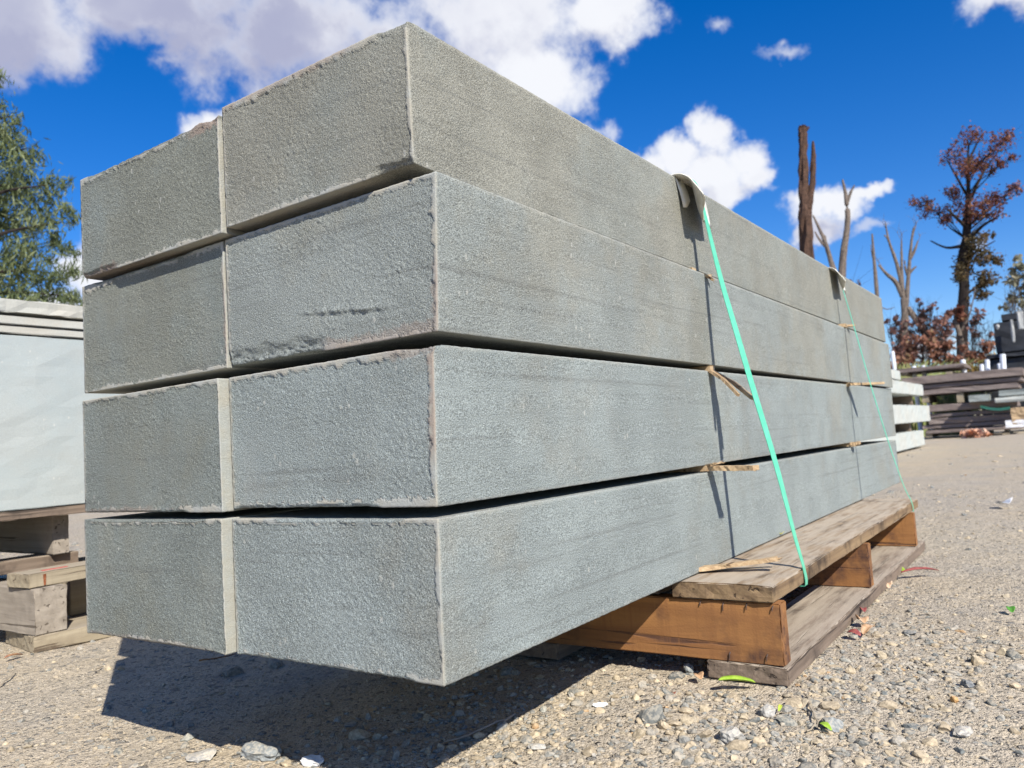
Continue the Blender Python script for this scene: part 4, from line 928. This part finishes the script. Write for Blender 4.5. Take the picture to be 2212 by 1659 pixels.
# red-leaved tree
DT = 36.0; k_ = DT/FPX
def tp(px, py, dd=0.0): return tuple(at(px, py, DT+dd))
root = at(2079, 895, DT)
tr = empty("tree", (root[0], root[1], -.2), "tall thin tree with dark red leaves and a dark vine-wrapped trunk", "tree")
tree_part("trunk", [([tp(2079, 898), tp(2078, 800), tp(2080, 700), tp(2083, 600), tp(2080, 560), tp(2088, 500), tp(2092, 430), tp(2090, 370), tp(2092, 310)], [.24, .21, .19, .19, .18, .15, .10, .06, .02])], M_BARKD, tr, 12, .22, 1)
limbs = [([tp(2083, 530), tp(2045, 535, 1), tp(2010, 520, 1.5)], [.09, .05, .02]), ([tp(2086, 490), tp(2060, 465, -1), tp(2045, 450, -1)], [.08, .05, .02]), ([tp(2092, 520), tp(2120, 490, -1), tp(2160, 465, -1.5)], [.10, .06, .02]),
         ([tp(2092, 440), tp(2120, 380, 1), tp(2150, 335, 1)], [.09, .05, .02]), ([tp(2093, 430), tp(2065, 380, .5), tp(2045, 345, .5)], [.06, .04, .015]), ([tp(2090, 560), tp(2115, 540, .5), tp(2150, 520, .5)], [.07, .04, .015]), ([tp(2082, 640), tp(2110, 620), tp(2140, 605)], [.06, .04, .015]),
         ([tp(2092, 350), tp(2115, 300), tp(2128, 285)], [.05, .03, .01])]
tree_part("limb", limbs, M_BARKD, tr, 7, .1, 20)
def blob(px, py, rx, ry, dd=0.0, D=DT): c_ = at(px, py, D+dd); q = D/FPX; return (c_, (rx*q, rx*q, ry*q))
bl = [blob(2098, 296, 26, 14), blob(2060, 335, 22, 14, 1), blob(2158, 312, 24, 16, -1), blob(2178, 296, 12, 8, -1), blob(2120, 345, 30, 16), blob(2150, 358, 22, 9), blob(2088, 370, 26, 16, -1), blob(2188, 338, 9, 7),
      blob(2062, 420, 20, 12, 1), blob(2020, 437+0, 1, 1), blob(1985, 440, 28, 10, 1.5), blob(2020, 455, 26, 11, 1), blob(2045, 470, 18, 10), blob(2095, 448, 34, 17), blob(2140, 430, 26, 17, -1), blob(2175, 422, 20, 10, -1), blob(2192, 404, 9, 8, -1),
      blob(2150, 458, 24, 10, 1), blob(2105, 470, 22, 14)]
twigs("twigs", tr, M_BARKD, [(tp(2091, min(520, c_py+40+abs(c_px-2091)*.45)), cc_[0], cc_[1], 9, .035) for (c_px, c_py, cc_) in [(2098, 296, bl[0]), (2060, 335, bl[1]), (2158, 312, bl[2]), (2178, 296, bl[3]), (2120, 345, bl[4]), (2150, 358, bl[5]), (2088, 370, bl[6]), (2188, 338, bl[7]), (2062, 420, bl[8]), (1985, 440, bl[10]), (2020, 455, bl[11]), (2045, 470, bl[12]), (2095, 448, bl[13]), (2140, 430, bl[14]), (2175, 422, bl[15]), (2192, 404, bl[16]), (2150, 458, bl[17])]], 77)
leaves_mesh("crown", bl, 1800, .050, .7, 5, tr, L_MAPLE, jitter=1.9)
bl = [blob(2112, 520, 16, 14, -1), blob(2135, 508, 10, 6), blob(2120, 548, 20, 16), blob(2145, 562, 22, 9), blob(2130, 600, 22, 13), blob(2118, 632, 18, 10), blob(2082, 580, 13, 26), blob(2072, 590, 9, 20, -1), blob(2092, 545, 10, 26), blob(2125, 615, 20, 8), blob(2088, 640, 6, 24)]
leaves_mesh("lower_foliage", bl, 3000, .052, .7, 6, tr, L_OLIVE, jitter=1.7)

# snag 1: thick broken trunk with shaggy bark
D1 = 26.0
def q1(px, py, dd=0): return tuple(at(px, py, D1+dd))
r0 = at(1750, 905, D1); sn = empty("dead_tree", (r0[0], r0[1], -.2), "thick broken dead trunk with shaggy dark bark and two jagged tops", "dead tree")
tree_part("trunk", [([q1(1752, 905), q1(1748, 700), q1(1745, 560), q1(1741, 470), q1(1737, 420), q1(1735, 350), q1(1734, 290), q1(1734, 272)], [.22, .20, .19, .19, .145, .125, .12, .10])], M_BARKR, sn, 16, .34, 3)
tree_part("broken_limb", [([q1(1745, 450), q1(1753, 410), q1(1757, 350), q1(1756, 305)], [.13, .10, .085, .03]), ([q1(1734, 290), q1(1742, 280), q1(1748, 274)], [.08, .05, .03])], M_BARKR, sn, 9, .2, 9)
# snag 2: pale forked trunk behind it
D2 = 30.0
def q2(px, py, dd=0): return tuple(at(px, py, D2+dd))
r0 = at(1818, 905, D2); sn = empty("dead_tree", (r0[0], r0[1], -.2), "bare pale forked trunk rising behind the farther strap", "dead tree")
tree_part("trunk", [([q2(1812, 905), q2(1814, 700), q2(1818, 600), q2(1823, 540), q2(1831, 480), q2(1828, 430), q2(1820, 388)], [.18, .15, .135, .12, .10, .07, .03])], M_BARKG, sn, 10, .1, 3)
tree_part("limb", [([q2(1829, 440), q2(1838, 415), q2(1846, 400)], [.065, .045, .02]), ([q2(1814, 620), q2(1798, 575), q2(1785, 530), q2(1768, 490), q2(1756, 465)], [.10, .09, .075, .05, .025]), ([q2(1787, 537), q2(1772, 520), q2(1760, 500)], [.05, .04, .02]), ([q2(1784, 530), q2(1782, 512), q2(1779, 508)], [.05, .04, .03])], M_BARKG, sn, 8, .1, 4)
# snag 3: branching dead tree
D3 = 32.0
def q3(px, py, dd=0): return tuple(at(px, py, D3+dd))
r0 = at(1955, 900, D3); sn = empty("dead_tree", (r0[0], r0[1], -.2), "bare dead tree with several upright limbs above the rusty bushes", "dead tree")
tree_part("trunk", [([q3(1958, 900), q3(1953, 780), q3(1953, 720), q3(1955, 680), q3(1953, 645)], [.20, .17, .15, .13, .12])], M_BARKG, sn, 10, .12, 5)
tree_part("limb", [([q3(1953, 655), q3(1945, 600), q3(1934, 560), q3(1920, 520), q3(1912, 478)], [.09, .075, .06, .04, .015]), ([q3(1950, 640), q3(1948, 580), q3(1947, 520)], [.075, .055, .02]), ([q3(1958, 660), q3(1962, 600), q3(1966, 550), q3(1972, 500), q3(1976, 488)], [.085, .07, .055, .035, .012]),
                   ([q3(1966, 560), q3(1976, 540), q3(1983, 520)], [.06, .05, .02]), ([q3(1965, 590), q3(1974, 580), q3(1980, 575)], [.05, .04, .02]), ([q3(1950, 640), q3(1935, 610), q3(1915, 592), q3(1898, 572)], [.10, .08, .06, .03]), ([q3(1960, 665), q3(1985, 700), q3(2000, 730)], [.12, .10, .06]),
                   ([q3(1920, 520), q3(1915, 512), q3(1910, 508)], [.05, .03, .02]), ([q3(1962, 600), q3(1956, 580), q3(1954, 562)], [.05, .04, .02])], M_BARKG, sn, 8, .1, 6)
for jb_ in [(q3(1920, 520), q3(1914, 488), (.15, .15, .5), 4, .03), (q3(1947, 560), q3(1948, 505), (.2, .2, .5), 5, .03), (q3(1972, 510), q3(1980, 480), (.25, .2, .4), 5, .03), (q3(1980, 530), q3(1988, 508), (.2, .2, .3), 3, .02), (q3(1915, 592), q3(1896, 562), (.3, .2, .3), 4, .025), (q3(1985, 700), q3(2005, 690), (.5, .3, .4), 6, .03)]: twigs("twigs", sn, M_BARKG, [jb_], 90)
# slim snag
r0 = at(1893, 905, 34); sn = empty("dead_tree", (r0[0], r0[1], -.2), "very thin bare pole-like dead tree just behind the stack's far end", "dead tree")
tree_part("trunk", [([tuple(at(*q, 34)) for q in ((1900, 905), (1898, 700), (1893, 620), (1888, 560), (1884, 505))], [.10, .09, .08, .06, .03])], M_BARKG, sn, 7, .1, 7)
tree_part("limb", [([tuple(at(*q, 34)) for q in ((1897, 660), (1915, 668), (1932, 664))], [.03, .02, .012]), ([tuple(at(*q, 34)) for q in ((1886, 560), (1882, 540), (1881, 528))], [.03, .02, .012])], M_BARKG, sn, 6, .1, 8)
# pale bent tree in front of red one
D4 = 33.0
r0 = at(2082, 895, D4); sn = empty("tree", (r0[0], r0[1], -.2), "short pale crooked tree in front of the dark vine-wrapped trunk", "tree")
tree_part("trunk", [([tuple(at(*q, D4)) for q in ((2086, 895), (2085, 800), (2083, 775), (2076, 735), (2066, 700), (2062, 670))], [.12, .13, .12, .10, .08, .05])], M_BARKG, sn, 9, .1, 11)
tree_part("limb", [([tuple(at(*q, D4)) for q in ((2078, 740), (2062, 728), (2045, 725))], [.05, .03, .015]), ([tuple(at(*q, D4)) for q in ((2072, 720), (2090, 690), (2102, 650), (2106, 620))], [.04, .03, .02, .012])], M_BARKG, sn, 7, .1, 12)
leaves_mesh("crown", [blob(2066, 672, 16, 12, 0, D4), blob(2074, 690, 12, 16, 0, D4)], 1500, .075, .7, 31, sn, L_MAPLE)
# bushes behind the piles
def bush(lb, px, D, blobs, mat, seed, per=1700, ls=.10, bark=M_BARKD, name="bush"):
    if name == 'bush': per, ls = per*.72, ls*.68
    r0 = at(px, 900, D); e = empty(name, (r0[0], r0[1], -.2), lb, name.replace('_', ' '), "bushes beyond the far piles" if name == "bush" else None)
    bb = [blob(a, b_, c_, d_, dd, D) for (a, b_, c_, d_, dd) in blobs]
    rs = random.Random(seed); st = []
    for c_, r_ in bb:
        for q in range(0): st.append(([(r0[0]+rs.uniform(-.3, .3), r0[1]+rs.uniform(-.3, .3), -.2), ((r0[0]+c_[0])/2, (r0[1]+c_[1])/2, (c_[2]-.2)/2+rs.uniform(-.1, .3)), (c_[0]+rs.uniform(-.5, .5)*r_[0], c_[1]+rs.uniform(-.5, .5)*r_[1], c_[2]+r_[2]*.8)], [.05, .035, .012]))
    twigs("twigs", e, bark, [((r0[0]+rs.uniform(-.2, .2), r0[1]+rs.uniform(-.2, .2), -.15), c_, r_, 16, .03) for c_, r_ in bb], seed)
    leaves_mesh("foliage", bb, per, ls, .6, seed, e, mat); return e
bush("purple-brown bush left, growing at the foot of the bare dead tree", 1960, 30, [(1940, 740, 20, 34, 0), (1925, 700, 14, 14, 0), (1965, 715, 20, 20, 1), (1975, 760, 22, 26, 0), (1935, 690, 10, 8, 0)], L_PURP, 41, 1500)
bush("tall purple-red bush in the middle, reaching highest of the bushes", 2010, 31, [(1990, 680, 14, 18, 0), (2010, 665, 12, 12, 0), (2003, 700, 20, 20, 0), (2030, 705, 20, 20, -1), (2050, 690, 14, 14, 0), (2035, 730, 20, 18, 0), (1985, 655, 8, 10, 0)], L_PURP, 42, 1500)
bush("rust-brown bush behind the reeds", 2000, 28.5, [(1990, 745, 26, 24, 0), (2020, 765, 24, 26, 0), (1960, 790, 26, 22, 0), (2045, 750, 18, 22, 0), (2055, 780, 20, 26, 0), (2010, 725, 16, 12, 0)], L_RUST, 43, 1900)
bush("orange-brown bush at the foot of the pale crooked tree", 2110, 29, [(2100, 765, 20, 24, 0), (2125, 760, 22, 18, 0), (2140, 785, 20, 26, 0), (2075, 790, 18, 20, 0)], L_RUST, 44, 1900)
bush("thin reddish bush against the sky left of the black stack", 2110, 33, [(2098, 690, 14, 12, 0), (2112, 672, 16, 8, 0), (2125, 700, 16, 18, 0), (2135, 730, 14, 16, 0), (2105, 720, 18, 18, 0)], L_PURP, 45, 700)
bush("golden olive bush between the white stakes and the black stack", 2130, 26, [(2110, 805, 20, 20, 0), (2135, 800, 20, 28, 0), (2090, 815, 12, 14, 0), (2150, 815, 12, 22, 0)], L_GOLD, 46, 1900)
bush("small dark twig-tipped bush peeking over the end of the stack", 1845, 24, [(1836, 608, 7, 5, 0), (1850, 612, 8, 5, 0), (1825, 615, 4, 4, 0)], L_PURP, 47, 700, .07)
bush("low brown scrub hidden low behind the far piles", 1900, 34, [(1880, 800, 60, 40, 0), (1800, 800, 60, 40, 0), (2250, 790, 60, 30, 0), (2180, 830, 40, 20, 0), (1700, 820, 70, 30, 0)], L_RUST, 48, 900)
# reeds
rs = np.random.RandomState(4); Vs = []; Fs = []; tn = []; k = 0
for _ in range(1500):
    px = rs.uniform(1915, 2085); base = at(px, 850, 24+rs.uniform(0, 2.2)); h = rs.uniform(1.3, 2.15)*(1.15 if px < 2000 else .9); le = rs.normal(0.22, .30); w = rs.uniform(.02, .045)
    prev = None
    for j in range(5):
        u = j/4; c_ = np.array([base[0]-R_[0]*le*u*u*-1*h, base[1]-R_[1]*le*u*u*-1*h, -.2+h*u*(1-.15*u)])
        ww = w*(1-u*.85); Vs += [c_-R_*ww, c_+R_*ww]; tn += [rs.uniform(0, 1)]*2
        if j: Fs.append([k-2, k-1, k+1, k])
        k += 2
me = mesh("reeds", Vs, np.array(Fs)); tone = rs.uniform(0, 1, 1500); attr(me, 'tone', np.repeat(tone, 10))
tag(link("reeds", me, L_REED), "tall green and straw-coloured reeds growing behind the far piles", "reeds", kind='stuff')
# grey-green tree at the right edge
bush("grey-green half-bare tree rising behind the black stack", 2200, 40, [(2195, 600, 22, 26, 0), (2185, 640, 16, 16, 0), (2215, 570, 16, 20, 0), (2240, 620, 30, 40, 0), (2205, 660, 26, 20, 0), (2260, 560, 30, 30, 0)], L_GREYG, 51, 420, .11, M_BARKG, "leafy_tree")

# ---------------------------------------------------------------- willow-like tree at the left
DW = 11.0
def qw(px, py, dd=0): return tuple(at(px, py, DW+dd))
r0 = at(-130, 1000, DW); wt = empty("leafy_tree", (r0[0], r0[1], -.2), "green narrow-leaved willow-like tree at the left edge", "tree")
tree_part("trunk", [([(r0[0], r0[1], -.25), qw(-130, 700), qw(-110, 500), qw(-90, 300), qw(-60, 120)], [.16, .13, .10, .07, .03])], M_BARKD, wt, 12, .1, 5)
rsr = random.Random(8); lim = []
for (a, b_) in (((-120, 620), (120, 590)), ((-115, 560), (140, 480)), ((-105, 470), (100, 400)), ((-100, 400), (60, 320)), ((-90, 320), (30, 250)), ((-118, 660), (150, 640)), ((-118, 600), (20, 560)), ((-100, 450), (20, 400))):
    m_ = ((a[0]+b_[0])/2, (a[1]+b_[1])/2-18); lim.append(([qw(*a), qw(*m_, rsr.uniform(-.4, .4)), qw(*b_, rsr.uniform(-.4, .4))], [.035, .02, .005]))
tree_part("limb", lim, M_BARKD, wt, 6, .1, 30)
WB = [(-40, 250, 50, 40, 0), (5, 300, 30, 36, 0), (40, 262, 10, 12, 0), (20, 350, 45, 40, 0), (75, 340, 16, 18, 0), (60, 420, 55, 34, 0), (112, 405, 22, 20, 0), (145, 395, 12, 12, 0), (-20, 430, 60, 60, 0), (20, 490, 55, 40, .2), (95, 480, 40, 30, 0), (140, 470, 22, 16, 0),
      (60, 545, 50, 26, 0), (150, 548, 24, 14, 0), (120, 520, 26, 12, .3), (20, 580, 50, 36, 0), (-40, 600, 60, 50, 0), (90, 600, 40, 26, 0), (150, 600, 26, 20, 0), (165, 640, 20, 20, 0), (30, 640, 50, 30, 0), (-80, 350, 60, 80, 0), (-120, 500, 70, 90, 0), (120, 645, 30, 16, 0), (-30, 190, 40, 30, 0),
      (-150, 300, 70, 90, 0), (-200, 450, 70, 90, 0), (-180, 620, 80, 60, 0)]
leaves_mesh("crown", [blob(a, b_, c_, d_, dd, DW) for (a, b_, c_, d_, dd) in WB], 6500, .062, .13, 61, wt, L_WILLOW, droop=.9, jitter=1.7)
